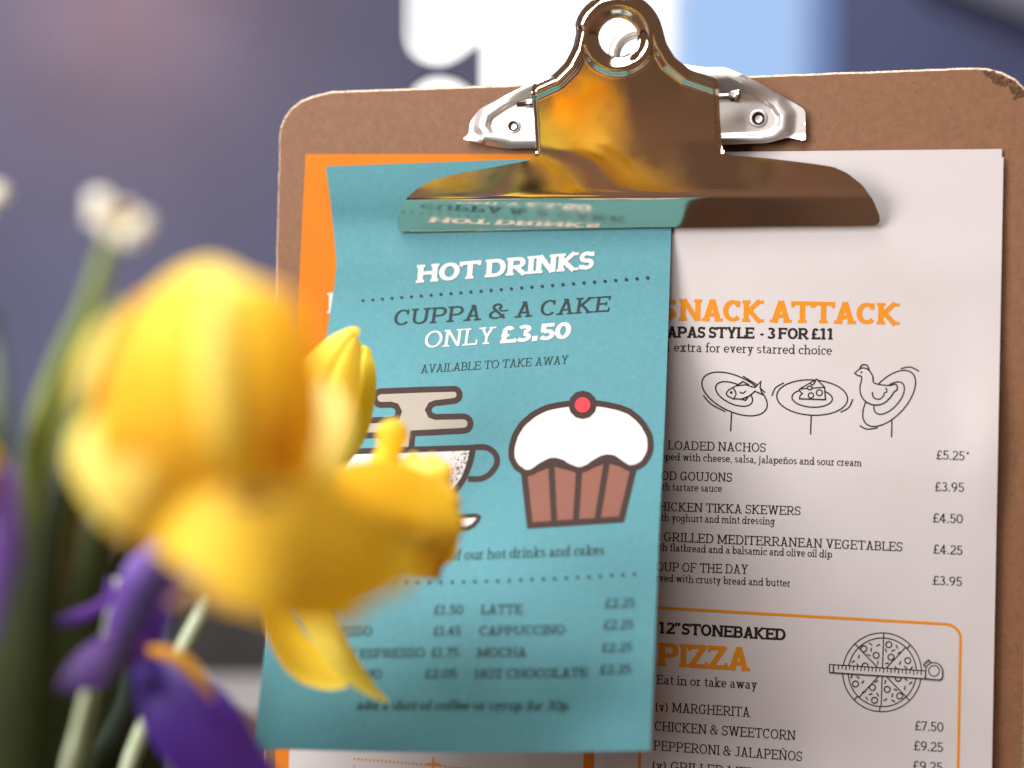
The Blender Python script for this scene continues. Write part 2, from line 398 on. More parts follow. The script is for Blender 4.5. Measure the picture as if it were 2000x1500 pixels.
        W = .72 + k; x1 = W - e; V(e, .24, X); V(x1, 0, X); r_ = (x1 - e) / 2; arc(e + r_, .24, r_, .24 - b, 180, 350, 10); ln((x1, hs / 2), (x1 + l + sf, hs / 2), th=hs)
        for x in (e, x1): ln((x - l - sf, X - hs / 2), (x, X - hs / 2), th=hs)
        A = W
    elif c == 'v': W = .64 + k; ln((e, X), (W / 2, 0)); ln((W - e, X), (W / 2, 0)); st(e, 1, 1, X); st(W - e, 1, 1, X); A = W
    elif c == 'w': W = .94 + k; ln((e, X), (W * .32, 0)); ln((W / 2, X), (W * .32, 0)); ln((W / 2, X), (W * .68, 0)); ln((W - e, X), (W * .68, 0)); st(e, 1, 1, X); st(W - e, 1, 1, X); A = W
    elif c == 'x': W = .66 + k; ln((e, 0), (W - e, X)); ln((e, X), (W - e, 0)); [sb(x) for x in (e, W - e)]; [st(x, 1, 1, X) for x in (e, W - e)]; A = W
    elif c == 'y': W = .66 + k; ln((e, X), (W / 2 + .01, 0)); ln((W - e, X), (W / 2 - .08, -.26)); ln((W / 2 - .07, -.26 + hs / 2), (W / 2 - .24, -.26 + hs / 2), th=hs); st(e, 1, 1, X); st(W - e, 1, 1, X); A = W
    else: raise ValueError(c)
    return A, [(p, th, h) for p, th in S]

def strip(pts, thf, closed=False):
    """left/right outline of a polyline"""
    n = len(pts); out = []
    for i, (x, y) in enumerate(pts):
        if closed: a = pts[(i - 1) % n]; c_ = pts[(i + 1) % n]
        else: a = pts[max(i - 1, 0)]; c_ = pts[min(i + 1, n - 1)]
        d1 = (x - a[0], y - a[1]); d2 = (c_[0] - x, c_[1] - y)
        L1 = math.hypot(*d1); L2 = math.hypot(*d2)
        if L1 < 1e-9: d1, L1 = d2, L2
        if L2 < 1e-9: d2, L2 = d1, L1
        d1 = (d1[0] / L1, d1[1] / L1); d2 = (d2[0] / L2, d2[1] / L2)
        tx, ty = d1[0] + d2[0], d1[1] + d2[1]; L = math.hypot(tx, ty) or 1; tx /= L; ty /= L
        cs = max(.45, tx * d1[0] + ty * d1[1])
        th = thf(tx, ty) / 2 / cs
        out.append(((x - ty * th, y + tx * th), (x + ty * th, y - tx * th)))
    return out
def subdiv(pts, mx):
    o = [pts[0]]
    for a, b_ in zip(pts, pts[1:]):
        k = max(1, int(math.hypot(b_[0] - a[0], b_[1] - a[1]) / mx + .999))
        for i in range(1, k + 1): o.append((a[0] + (b_[0] - a[0]) * i / k, a[1] + (b_[1] - a[1]) * i / k))
    return o

class Ink:
    """collects flat print in photo pixels and lays it on a sheet surface"""
    def __init__(s, surf, lift=0.00006): s.surf = surf; s.lift = lift; s.v = []; s.f = []; s.m = []; s.mats = []; s.lay = 0
    def mi(s, mt):
        if mt not in s.mats: s.mats.append(mt)
        return s.mats.index(mt)
    def nextlay(s): s.lay += 1
    def add(s, quads_v, faces, mt, jit=0):
        k = len(s.v); lift = s.lift + s.lay * 2.2e-5 + jit
        s.v += [s.surf(x, y, lift) for x, y in quads_v]
        s.f += [tuple(k + i for i in f) for f in faces]; s.m += [s.mi(mt)] * len(faces)
    def stroke(s, pts, th, mt, closed=False, mx=14, cap=False, jit=0):
        p = subdiv(pts + ([pts[0]] if closed else []), mx)
        if closed: p = p[:-1]
        o = strip(p, th if callable(th) else (lambda a, b_: th), closed)
        vs = [q for pr in o for q in pr]; n = len(o)
        fs = [(2 * i, 2 * i + 1, (2 * i + 3) % (2 * n), (2 * i + 2) % (2 * n)) for i in range(n if closed else n - 1)]
        s.add(vs, fs, mt, jit)
        if cap:
            for q in (pts[0], pts[-1]): s.disc(q[0], q[1], th / 2, mt, jit=jit + 4e-6)
    def disc(s, x, y, r, mt, n=12, jit=0, ry=None):
        ry = ry or r
        s.add([(x, y)] + [(x + r * math.cos(i * 2 * math.pi / n), y + ry * math.sin(i * 2 * math.pi / n)) for i in range(n)],
              [(0, 1 + i, 1 + (i + 1) % n) for i in range(n)], mt, jit)
    def fill(s, pts, mt, step=9.0):
        """scanline fill so the print follows a bent sheet"""
        ys = [p[1] for p in pts]; y0, y1 = min(ys), max(ys); n = max(2, int((y1 - y0) / step * 2))
        Y = sorted(set([y0 + (y1 - y0) * i / n for i in range(n + 1)] + ys)); rows = []
        def cross(y): return sorted(a[0] + (b_[0] - a[0]) * (y - a[1]) / (b_[1] - a[1]) for a, b_ in zip(pts, pts[1:] + pts[:1]) if (a[1] <= y) != (b_[1] <= y))
        for ya, yb in zip(Y, Y[1:]):
            if yb - ya < 1e-6: continue
            ee = min(1e-4, (yb - ya) * .1); xa, xb = cross(ya + ee), cross(yb - ee)
            if len(xa) == len(xb):
                for j in range(0, len(xa) - 1, 2):
                    k = max(1, int((xa[j + 1] - xa[j]) / 30)); vs = []
                    for q in range(k + 1):
                        t = q / k; vs += [(xa[j] + (xa[j + 1] - xa[j]) * t, ya), (xb[j] + (xb[j + 1] - xb[j]) * t, yb)]
                    s.add(vs, [(2 * q, 2 * q + 1, 2 * q + 3, 2 * q + 2) for q in range(k)], mt)
    def text(s, txt, p0, p1, cap, wgt, mt, up=(.0195, -1), track=.035):
        x = 0; gl = []; track = track if wgt < .2 else -.01
        for c in txt:
            A, S = glyph(c, wgt); gl.append((x, S)); x += A + track
        W = x - track
        ax = ((p1[0] - p0[0]) / W, (p1[1] - p0[1]) / W); ux = (up[0] * cap, up[1] * cap)
        for gx, S in gl:
            for j, (pts, th, h) in enumerate(S):
                if th is None: tf = lambda tx, ty: math.sqrt((wgt * ty) ** 2 + (h * tx) ** 2)
                else: tf = (lambda v: (lambda tx, ty: v))(th)
                o = strip(subdiv(pts, 14 / cap), tf)
                vs = []
                for pr in o:
                    for (a, b_) in pr:
                        a += gx; vs.append((p0[0] + ax[0] * a + ux[0] * b_, p0[1] + ax[1] * a + ux[1] * b_))
                s.add(vs, [(2 * i, 2 * i + 1, 2 * i + 3, 2 * i + 2) for i in range(len(o) - 1)], mt, jit=j * 3e-6)
    def build(s, name, parent): return mesh_obj(name, s.v, s.f, s.mats, parent, fm=s.m)

# ------------------------------------------------------------------ table and the blurred room behind
table_m = mat('table_wood', srgb(84, 58, 42), 0.6, spec=.2, noise=(14, srgb(66, 45, 32), .8, 5))
TZ = -0.225
def box(name, x0, x1, y0, y1, z0, z1, mt, parent=None):
    v = [(x, y, z) for z in (z0, z1) for (x, y) in ((x0, y0), (x1, y0), (x1, y1), (x0, y1))]
    return mesh_obj(name, v, [(3, 2, 1, 0), (4, 5, 6, 7), (0, 1, 5, 4), (1, 2, 6, 5), (2, 3, 7, 6), (3, 0, 4, 7)], mt, parent)
tb = empty('table', (0, 0, TZ))
tag(tb, 'brown wooden table top that the clipboard and the flowers stand on', 'table')
box('tabletop', -0.9, 0.9, -1.0, 0.47, TZ - .03, TZ, table_m, tb)
for x in (-.8, .8):
    for y in (-.9, .38): box('leg', x - .03, x + .03, y - .03, y + .03, -.95, TZ - .03, table_m, tb)
settle(tb)
tag(box('floor', -4, 4, -3, 4, -1.0, -.95, mat('floor_boards', srgb(80, 70, 66), .6, noise=(3, srgb(60, 52, 50), .7, 3))), kind='structure')
WY = 2.6; WD = WY + .525
wall_m = mat('wall_paint', srgb(84, 90, 126), 0.8, noise=(1.2, srgb(76, 80, 112), .6, 2))
def wx(px): return P(px, 650, WD).x
def wz(py): return P(1000, py, WD).z
def wallpiece(name, a, b_, c_, d_, mt=None):
    return box(name, wx(a), wx(b_), WY, WY + .12, wz(d_), wz(c_), mt or wall_m)
wl = empty('wall', (0, WY, -.95)); tag(wl, kind='structure')
for nm, a in (('wall_panel', (-2600, 788, -1500, 2100)), ('wall_panel', (1622, 4600, -1500, 2100)),
              ('wall_panel', (788, 1622, 420, 2100)), ('wall_panel', (788, 1622, -1500, -700))):
    o = wallpiece(nm, *a); o.parent = wl
settle(wl)
wn = empty('window', (wx(1200), WY, wz(420)))
tag(wn, 'bright out-of-focus window behind the top of the clipboard', 'window')
o = box('pane', wx(788), wx(1303), WY + .03, WY + .04, wz(420), wz(-700), emis('daylight_glass', (1, 1, 1, 1), 1.3), wn)
o = box('pane', wx(1303), wx(1560), WY + .03, WY + .04, wz(420), wz(-700), emis('blue_daylight_glass', srgb(168, 200, 244), .88), wn)
o['label'] = 'pale blue pane'
o = box('pane', wx(1568), wx(1622), WY + .03, WY + .04, wz(420), wz(-700), emis('dusk_blue_glass', srgb(120, 146, 196), .85), wn)
o['label'] = 'duller blue pane'
box('frame', wx(1560), wx(1568), WY, WY + .029, wz(420), wz(-700), mat('grey_frame_paint', srgb(160, 175, 205), .5), wn)
fr_m = mat('window_frame_paint', srgb(215, 222, 235), .5)
box('frame', wx(1296), wx(1310), WY - .0, WY + .029, wz(420), wz(-700), fr_m, wn)
settle(wn)
# painted panel with curved cut-outs close behind the board, left
def slab(name, pts, d, th, mt, parent):
    n = len(pts); V_ = [P(x, y, d) for x, y in pts] + [P(x, y, d) + Vector((0, th, 0)) for x, y in pts]
    return mesh_obj(name, V_, [tuple(range(n - 1, -1, -1)), tuple(range(n, 2 * n))] + [(i, (i + 1) % n, n + (i + 1) % n, n + i) for i in range(n)], mt, parent)
cm = mat('panel_paint', srgb(68, 75, 104), .8, noise=(6, srgb(56, 60, 84), .8, 2))
dv = empty('room_divider', P(400, 1400, .78)); tag(dv, 'purple-blue divider panel with curved cut-outs, blurred behind the left of the board', 'divider')
slab('panel', [(-1500, -700), (788, -700), (788, 55), (792, 82), (802, 103), (820, 118), (845, 126), (868, 126), (895, 114), (938, 82), (938, 420), (924, 420), (924, 182), (908, 163), (885, 150), (858, 144), (832, 148), (810, 162), (797, 182), (790, 420), (790, 1135), (-1500, 1135)], .78, .012, cm, dv)
for x in (-900, 300): slab('post', [(x, 1135), (x + 30, 1135), (x + 30, 1700), (x, 1700)], .782, .008, cm, dv)
settle(dv)
# slanting white drape/soffit top right
sf = slab('ceiling_beam', [(1790, -60), (2200, 110), (2400, 110), (2400, -400), (1790, -400)], 3.06, .03, mat('beam_paint', srgb(122, 124, 138), .7), None)
tag(sf, kind='structure')
# warm pendant lamp just over the frame, upper left
pl = empty('pendant_lamp', P(140, -140, .72)); tag(pl, 'warm glowing pendant lamp at the upper left edge, out of focus', 'lamp')
def sphere(name, c, r, mt, parent, n=16, sq=(1, 1, 1)):
    V_ = [];
    for i in range(n + 1):
        a = math.pi * i / n
        for j in range(2 * n):
            b_ = math.pi * j / n; V_.append(Vector(c) + Vector((r * sq[0] * math.sin(a) * math.cos(b_), r * sq[1] * math.sin(a) * math.sin(b_), r * sq[2] * math.cos(a))))
    F_ = [(i * 2 * n + j, (i + 1) * 2 * n + j, (i + 1) * 2 * n + (j + 1) % (2 * n), i * 2 * n + (j + 1) % (2 * n)) for i in range(n) for j in range(2 * n)]
    return mesh_obj(name, V_, F_, mt, parent, smooth=True)
sphere('bulb', P(140, -150, .72), .012, emis('bulb_glow', (1.0, .50, .36, 1), 1.0), pl)
slab('cord', [(136, -205), (144, -205), (144, -600), (136, -600)], .72, .0015, M['hole'], pl)
settle(pl)
lamp('pendant_glow', P(140, -70, .71), (0, 0, 0), .012, .5, (1.0, .42, .2), 'POINT')
# dark bench and pale ledge seen between the flowers and the board, low left
bn = empty('bench', P(460, 1500, 1.3)); tag(bn, 'dark grey upholstered bench behind the flowers at the left', 'bench')
slab('backrest', [(-400, 1165), (430, 1165), (520, 1185), (560, 1230), (560, 1700), (-400, 1700)], 1.45, .08, mat('bench_fabric', srgb(74, 72, 70), .9, noise=(9, srgb(50, 48, 46), .6, 3)), bn)
slab('seat', [(-400, 1430), (600, 1430), (600, 1700), (-400, 1700)], 1.22, .2, mat('bench_seat', srgb(150, 142, 136), .8), bn)
settle(bn)

# ------------------------------------------------------------------ clipboard
cb = empty('clipboard', board(1250, 2200, -.003)); tag(cb, 'brown hardboard clipboard standing upright with a large shiny metal clip', 'clipboard')
def arcpts(c, r, a0, a1, n=10): return [(c[0] + r * math.cos(R(a0 + (a1 - a0) * i / n)), c[1] + r * math.sin(R(a0 + (a1 - a0) * i / n))) for i in range(n + 1)]
outl = [(496, 2170), (545, 265)] + [(545 + 100 * (1 - math.cos(R(a))), 265 - 84 * math.sin(R(a))) for a in (12, 25, 40, 55, 70, 82)] + [(648, 178)] + \
       [(1908, 131)] + [(1908 + 118 * math.sin(R(a)), 131 + 100 * (1 - math.cos(R(a)))) for a in (10, 25, 40, 55, 70, 85)] + [(2026, 240), (1985, 2250)]
rr = random.Random(3)
ol2 = []
for a, b_ in zip(outl, outl[1:] + outl[:1]):
    k = max(1, int(math.hypot(b_[0] - a[0], b_[1] - a[1]) / 16))
    for i in range(k):
        j = rr.uniform(-.6, .6); ol2.append((a[0] + (b_[0] - a[0]) * i / k + j, a[1] + (b_[1] - a[1]) * i / k + rr.uniform(-.6, .6)))
n = len(ol2)
fr = [board(x, y, 0) for x, y in ol2]
cen = board(1270, 1100, 0)
# tiny bevel in the pale edge colour, which also paints in the rim highlight
def shr(v, t, wv): d = (cen - v).normalized(); return v + d * t + N * wv
V_ = [shr(v, .0007, 0) for v in fr] + [shr(v, 0, -.0006) for v in fr] + [shr(v, 0, -.0032) for v in fr]
F_ = [tuple(range(n))] + [tuple(reversed(range(2 * n, 3 * n)))]
fm = [0, 0]
for i in range(n):
    j = (i + 1) % n
    F_ += [(j, i, n + i, n + j), (n + j, n + i, 2 * n + i, 2 * n + j)]; fm += [1, 1]
mesh_obj('board', V_, F_, [M['board'], M['board_edge']], cb, fm=fm)
# worn, frayed corner at top right
wk = Ink(lambda x, y, l: board(x, y, l + .0001))
for i in range(70):
    a = R(rr.uniform(8, 60)); rad = min(.965, rr.gauss(.88, .06))
    x = 1908 + 112 * math.sin(a) * rad; y = 233 - 99 * math.cos(a) * rad - 1
    rr2 = rr.uniform(1, 3.6); wk.disc(x, y, rr2 * 1.6, M['worn'], n=6, jit=i * 1.5e-6, ry=rr2)
wk.build('worn_corner', cb)

# ------------------------------------------------------------------ sheets
def sheet(name, pts, wv, mt, th=.0001, parent=None, label=None, cat='menu', step=None, surf=None, back=None):
    """pts: four corners px (tl,tr,br,bl)"""
    nu, nv = 44, 190; V_ = []
    for j in range(nv + 1):
        t = j / nv
        for i in range(nu + 1):
            s_ = i / nu
            x = (pts[0][0] * (1 - s_) + pts[1][0] * s_) * (1 - t) + (pts[3][0] * (1 - s_) + pts[2][0] * s_) * t
            y = (pts[0][1] * (1 - s_) + pts[1][1] * s_) * (1 - t) + (pts[3][1] * (1 - s_) + pts[2][1] * s_) * t
            V_.append((surf or (lambda a, b_, l: board(a, b_, wv + l)))(x, y, 0))
    F_ = [(j * (nu + 1) + i, (j + 1) * (nu + 1) + i, (j + 1) * (nu + 1) + i + 1, j * (nu + 1) + i + 1) for j in range(nv) for i in range(nu)]
    VV, FF, sm = thick(V_, F_, N * -th)
    o = mesh_obj(name, VV, FF, mt, parent, smooth=sm)
    if label: tag(o, label, cat)
    return o
# gentle wave of the white page
def wsurf(base):
    def f(x, y, l):
        wv = base + .0010 * math.sin((x - 1300) / 330) * min(1, max(0, (y - 430) / 500)) + .0003 * math.exp(-((y - 520) / 60) ** 2) * min(1, max(0, (x - 1290) / 250))
        wv += .0008 * max(0, (y - 900) / 600) ** 2
        if base > .0015: wv += .0022 * math.exp(-(((x - 1945) / 60) ** 2)) * math.exp(-((y - 860) / 130) ** 2)
        return board(x, y, wv + l)
    return f
osurf = lambda x, y, l: board(x, y, .0004 + l)
sheet('menu_sheet', [(597, 301), (1300, 300), (1240, 2120), (505, 2120)], .0004, M['orange'], surf=osurf,
      label='orange bordered menu sheet lying lowest on the board, mostly covered by the teal card')
om = bpy.data.objects['menu_sheet']
ik = Ink(osurf); ik.fill([(566, 1440), (1141, 1440), (1118, 2080), (545, 2080)], M['white']); ik.build('white_panel', om)
ik = Ink(osurf, .00012)
for i in range(40):
    t = i / 39; ik.disc(692 + 300 * t, 1482 + 26 * t, 2.3, M['ink_orange'], 8)
for i in range(1, 30): ik.disc(692 - i * .4, 1482 + i * 15, 2.3, M['ink_orange'], 8)
ik.nextlay(); ik.stroke([(846, 1479), (846, 1505)], 4, M['ink_orange']); ik.nextlay(); ik.stroke([(833, 1492), (860, 1493)], 4, M['ink_orange'])
ik.build('dotted_border', om)
ik = Ink(osurf, .00012); ik.text('HOT', (639, 612), (770, 606), 40, .2, M['ink_white']); ik.build('lettering', om)

sheet('menu_page', [(1180, 299), (1957, 291), (1920, 2140), (1150, 2100)], .0012, M['white'], surf=lambda x, y, l: board(x, y, .0010 + l),
      label='white sheet under the front page, its top edge peeping out above it')
ws = wsurf(.0020)
sheet('menu_page', [(1196, 311), (1960, 307), (1925, 2150), (1186, 2100)], .0020, M['white'], surf=ws,
      label='white front menu page printed with snacks and pizza, right half of the clipboard')
wp = bpy.data.objects['menu_page.001']
D_, O_ = M['ink_dark'], M['ink_orange']
LB, RG, BD = .095, .125, .23
for (t, p0, p1, cap, wg, mt) in [
    ('S', (1277, 625), (1323, 626), 41, BD, O_), ('NACK', (1326, 626), (1492, 629.5), 41, BD, O_), ('ATTACK', (1503, 629.5), (1757, 634.5), 41, BD, O_),
    ('TAPAS STYLE  - 3 FOR £11', (1283, 659), (1629, 663.5), 21.5, BD, D_),
    ('£1 extra for every starred choice', (1287, 686), (1625, 693), 17.5, .11, D_),
    ('(v)', (1260, 877), (1299, 878), 17, .12, D_), ('LOADED NACHOS', (1304, 878), (1496, 883), 17, .115, D_),
    ('topped with cheese, salsa, jalapeños and sour cream', (1273, 898), (1683, 911), 14.5, .125, D_),
    ('COD GOUJONS', (1277, 937), (1430, 941), 17, .115, D_),
    ('with tartare sauce', (1275, 957.5), (1410, 961), 14.5, .125, D_),
    ('CHICKEN TIKKA SKEWERS', (1271, 997), (1564, 1006.5), 17, .115, D_),
    ('with yoghurt and mint dressing', (1273, 1017), (1513, 1025), 14.5, .125, D_),
    ('(v)', (1252, 1054.5), (1291, 1056), 17, .12, D_), ('GRILLED MEDITERRANEAN VEGETABLES', (1296, 1057), (1763, 1077), 17.5, .115, D_),
    ('with flatbread and a balsamic and olive oil dip', (1269, 1075), (1625, 1089.5), 14.5, .125, D_),
    ('SOUP OF THE DAY', (1269, 1115), (1461, 1121), 17.5, .115, D_),
    ('served with crusty bread and butter', (1264, 1135), (1544, 1146), 14.5, .125, D_),
    ('£5.25', (1828, 897), (1884, 899.5), 17.5, .12, D_), ('£3.95', (1825, 959), (1883, 961), 17.5, .12, D_),
    ('£4.50', (1821, 1020), (1881, 1022.5), 17.5, .12, D_), ('£4.25', (1822, 1081), (1880, 1084), 17.5, .12, D_),
    ('£3.95', (1821, 1142), (1879, 1145), 17.5, .12, D_),
    ('12”STONEBAKED', (1286, 1237), (1535, 1251), 22, BD, D_), ('PIZZA', (1284, 1300), (1465, 1311), 44, BD, O_),
    ('Eat in or take away', (1282, 1336), (1479, 1346), 18, .12, D_),
    ('(v) MARGHERITA', (1279, 1389), (1465, 1400.5), 18.5, .115, D_), ('CHICKEN & SWEETCORN', (1278, 1427), (1554, 1446), 18.5, .115, D_),
    ('PEPPERONI & JALAPEÑOS', (1276, 1465), (1567, 1487), 18.5, .115, D_), ('(v) GRILLED MEDITERRANEAN', (1273, 1504), (1640, 1532), 19, .115, D_),
    ('£7.50', (1786, 1426), (1843, 1429.5), 18, .12, D_), ('£9.25', (1784, 1465), (1842, 1469), 18, .12, D_), ('£9.25', (1782, 1504), (1841, 1508), 18, .12, D_)]:
    ik = Ink(ws); ik.text(t, p0, p1, cap * 1.03, wg * (1.16 if wg < .2 else 1.08), mt); ik.build('lettering', wp)
ik = Ink(ws); ik.disc(1890, 885, 2.5, D_); ik.build('star_mark', wp)
# orange rounded box
ik = Ink(ws)
bx = [(1246, 2000), (1251, 1215)] + [(1251 + 24 * (1 - math.cos(R(a))), 1210 - 24 * math.sin(R(a))) for a in (15, 35, 55, 75)] + [(1275, 1186.5), (1846, 1219)] + \
     [(1846 + 30 * math.sin(R(a)), 1219 + 28 * (1 - math.cos(R(a)))) for a in (20, 40, 60, 80)] + [(1876, 1250), (1862, 2000)]
ik.stroke(bx, 5.5, O_); ik.build('box_border', wp)
# plates
def ic(x, y): return (1350 + x / 4.255, 690 + y / 4.255)
def ell(cx, cy, a, b_, rot, a0=0, a1=360, n=40):
    o = []
    for i in range(n + (0 if a1 - a0 == 360 else 1)):
        t = R(a0 + (a1 - a0) * i / n); x = a * math.cos(t); y = b_ * math.sin(t); r_ = R(rot)
        o.append((cx + x * math.cos(r_) - y * math.sin(r_), cy + x * math.sin(r_) + y * math.cos(r_)))
    return o
def sm(pts, n=None): return [(p[0], p[1]) for p in catmull(pts, n or len(pts) * 5)]
def draw(name, items, parent, surf, tf, th, mt, paper):
    ik = Ink(surf)
    for it in items:
        k, pts = it[0], it[1]; q = [tf(x, y) for x, y in pts]
        if k == 'c': ik.stroke(q, it[2] if len(it) > 2 else th, mt, closed=True)
        elif k == 's': ik.stroke(q, it[2] if len(it) > 2 else th, mt)
        elif k == 'f': ik.nextlay(); ik.fill(q, paper, 3); ik.nextlay()
        elif k == 'F': ik.nextlay(); ik.fill(q, it[2], 3); ik.nextlay()
        elif k == 'd': ik.disc(q[0][0], q[0][1], it[2], mt)
        ik.lay += .12
    return ik.build(name, parent)
PW = M['white']; LT = 2.7
fish = [(290, 335), (310, 305), (370, 272), (450, 262), (530, 285), (578, 235), (572, 285), (590, 342), (530, 315), (480, 355), (420, 380), (350, 378), (303, 355)]
draw('fish_plate_drawing', [('c', ell(360, 338, 292, 148, 25)), ('c', ell(356, 338, 165, 83, 25)), ('s', [(430, 190), (535, 255), (575, 290), (615, 328)]), ('s', sm([(100, 350), (170, 425), (285, 485)])),
     ('s', [(335, 495), (328, 648)]), ('f', fish), ('c', fish), ('s', [(375, 268), (430, 235), (480, 262)]), ('s', sm([(350, 290), (372, 335), (355, 376)])), ('d', [(333, 326)], 3), ('s', sm([(400, 322), (430, 332), (455, 312)])),
     ('s', [(405, 380), (450, 390), (472, 362)])], wp, ws, ic, LT, D_, PW)
cheese = [(900, 297), (1043, 215), (1108, 283), (1115, 385), (900, 378), (905, 352), (925, 335), (905, 318)]
draw('cheese_plate_drawing', [('c', ell(1005, 368, 295, 147, 3)), ('c', ell(1005, 372, 168, 76, 3)), ('s', sm([(670, 355), (700, 288), (770, 245)])), ('s', sm([(1240, 490), (1310, 450), (1343, 380)])), ('s', [(997, 515), (992, 675)]),
     ('f', cheese), ('c', cheese), ('s', [(900, 297), (1110, 283)]), ('c', ell(995, 350, 22, 22, 0, n=14)), ('c', ell(1065, 328, 25, 25, 0, n=14)), ('f', ell(985, 288, 20, 14, 0, n=14)), ('c', ell(985, 288, 20, 15, 0, n=14)), ('s', sm([(985, 250), (1010, 262), (1035, 225)]))], wp, ws, ic, LT, D_, PW)
hen = sm([(1360, 165), (1398, 132), (1438, 122), (1480, 145), (1510, 195), (1522, 248), (1640, 268), (1700, 258), (1712, 298), (1685, 322), (1655, 365), (1600, 415), (1530, 430), (1460, 408), (1415, 355), (1402, 285), (1418, 200), (1385, 185)], 70)
draw('chicken_plate_drawing', [('c', ell(1645, 375, 285, 148, -48)), ('c', ell(1645, 372, 165, 84, -48)), ('s', sm([(1740, 128), (1820, 115), (1893, 148)])), ('s', sm([(1400, 600), (1460, 630), (1550, 620)])), ('s', [(1668, 545), (1665, 698)]),
     ('f', hen), ('c', hen), ('s', sm([(1400, 130), (1418, 98), (1458, 98), (1480, 138)])), ('d', [(1415, 158)], 2), ('s', sm([(1505, 320), (1515, 365), (1560, 383), (1598, 355), (1605, 330), (1625, 320), (1618, 285)]))], wp, ws, ic, LT, D_, PW)
def pz(x, y): return (1600 + x / 7.692, 1220 + y / 7.692)
c0 = (948, 716); it = [('c', ell(945, 716, 592, 592, 0, n=60)), ('c', ell(948, 716, 512, 516, 0, n=56))]
for a in (2, 43, 90 + 1.5, 136, 182, 223, 271, 316):
    r1 = 512 if a in (43, 223) else 590
    it.append(('s', [(c0[0] + 40 * math.sin(R(a)), c0[1] - 40 * math.cos(R(a))), (c0[0] + 512 * math.sin(R(a)), c0[1] - 512 * math.cos(R(a)))]))
for a in (2, 46, 136, 184, 226, 316): it.append(('s', [(c0[0] + 512 * math.sin(R(a)), c0[1] - 512 * math.cos(R(a))), (c0[0] + 592 * math.sin(R(a)), c0[1] - 592 * math.cos(R(a)))], 2.4))
for (x, y) in ((670, 362), (855, 460), (1045, 300), (1078, 488), (1330, 540), (545, 890), (800, 942), (830, 1135), (1020, 972), (1208, 1070), (688, 620), (1185, 805)): it.append(('c', ell(x, y, 45, 45, 0, n=14)))
for (x, y, a) in ((770, 290, 30), (885, 308, -30), (780, 375, 95), (745, 455, 25), (880, 572, 100), (1165, 330, 65), (1110, 388, -25), (1000, 385, 65), (1210, 418, -20), (1018, 580, -20), (1215, 575, 115), (1300, 640, 35), (1385, 650, -50), (1155, 648, 40),
                  (595, 480, 100), (510, 553, -30), (578, 605, 50), (485, 780, -60), (580, 790, 35), (655, 858, -55), (860, 850, -25), (670, 1010, -15), (770, 1042, -20), (712, 1105, 60), (878, 1050, 60), (992, 858, 105), (1145, 975, 20), (1098, 1060, 100), (992, 1125, -30), (1110, 1142, 25), (1285, 950, 100), (1370, 875, -35), (1300, 820, 50)):
    dx, dy = 30 * math.cos(R(a)), 30 * math.sin(R(a)); it.append(('s', [(x - dx, y - dy), (x + dx, y + dy)], 2.2))
tape = [(155, 598), (1600, 695), (1592, 812), (155, 718)]
it += [('f', tape), ('c', tape), ('s', [(215, 602), (215, 722)], 3)]
for i in range(23): x = 290 + 56.5 * i; y = 607 + (x - 155) * .067; it.append(('s', [(x, y), (x - 3, y + (60 if i % 2 == 0 else 48))], 2.2))
body = [(1605, 640), (1640, 600), (1700, 572), (1760, 575), (1820, 615), (1852, 680), (1852, 790), (1820, 826), (1790, 828), (1600, 812)]
it += [('f', body), ('c', body), ('c', ell(1725, 695, 80, 80, 0, n=24)), ('s', [(1565, 600), (1640, 530), (1680, 568)]), ('s', [(1565, 600), (1595, 635)])]
draw('pizza_drawing', it, wp, ws, pz, 2.3, D_, PW)

# ------------------------------------------------------------------ teal card, bending out towards the viewer
def bulge(x, y):
    t = (y - 432) / 1040.0
    if t <= 0: return .0042 * (1 - math.exp(-(432 - y) / 60.0))
    b0 = .074 * (1 - math.cos(math.pi * min(t, 1.25) / .96)) / 2
    b0 += .0012 * math.exp(-((y - 520) / 50) ** 2)
    side = 1 + .12 * (1000 - x) / 400 * min(1, t * 2)
    dent = -.004 * math.exp(-((x - 1160) / 120) ** 2) * math.exp(-((y - 1400) / 90) ** 2)
    return b0 * side + dent
def tsurf(x, y, l=0):
    r = ray(x, y)
    p = board(x, y, .0028 + .0002)
    d = (p - CAM).dot(FWD) - bulge(x, y) - l
    return CAM + r * d
ledge = catmull([(636, 325), (646, 400), (656, 500), (655, 540), (640, 640), (615, 760), (585, 900), (555, 1050), (527, 1200), (510, 1330), (498, 1450), (497, 1462)], 60)
redge = catmull([(1318, 300), (1315, 360), (1311, 445), (1309, 520), (1303, 700), (1297, 850), (1289, 1000), (1283, 1150), (1277, 1300), (1272, 1420), (1270, 1466)], 60)
V_ = []; nu = 40
for a, b_ in zip(ledge, redge):
    for i in range(nu + 1):
        s_ = i / nu; x = a[0] + (b_[0] - a[0]) * s_; y = a[1] + (b_[1] - a[1]) * s_
        if a[1] > 1380: y += 6 * math.sin(s_ * math.pi) * (a[1] - 1380) / 82
        V_.append(tsurf(x, y))
F_ = [(j * (nu + 1) + i, (j + 1) * (nu + 1) + i, (j + 1) * (nu + 1) + i + 1, j * (nu + 1) + i + 1) for j in range(59) for i in range(nu)]
VV, FF, smf = thick(V_, F_, Vector((0, .0003, 0)))
tc_ = mesh_obj('drinks_card', VV, FF, M['teal'], None, smooth=smf)
tag(tc_, 'teal hot drinks card clipped on top, curling towards the viewer, with cup and cupcake pictures', 'menu card')
SL, WH, BR = M['ink_slate'], M['ink_white'], M['ink_brown']
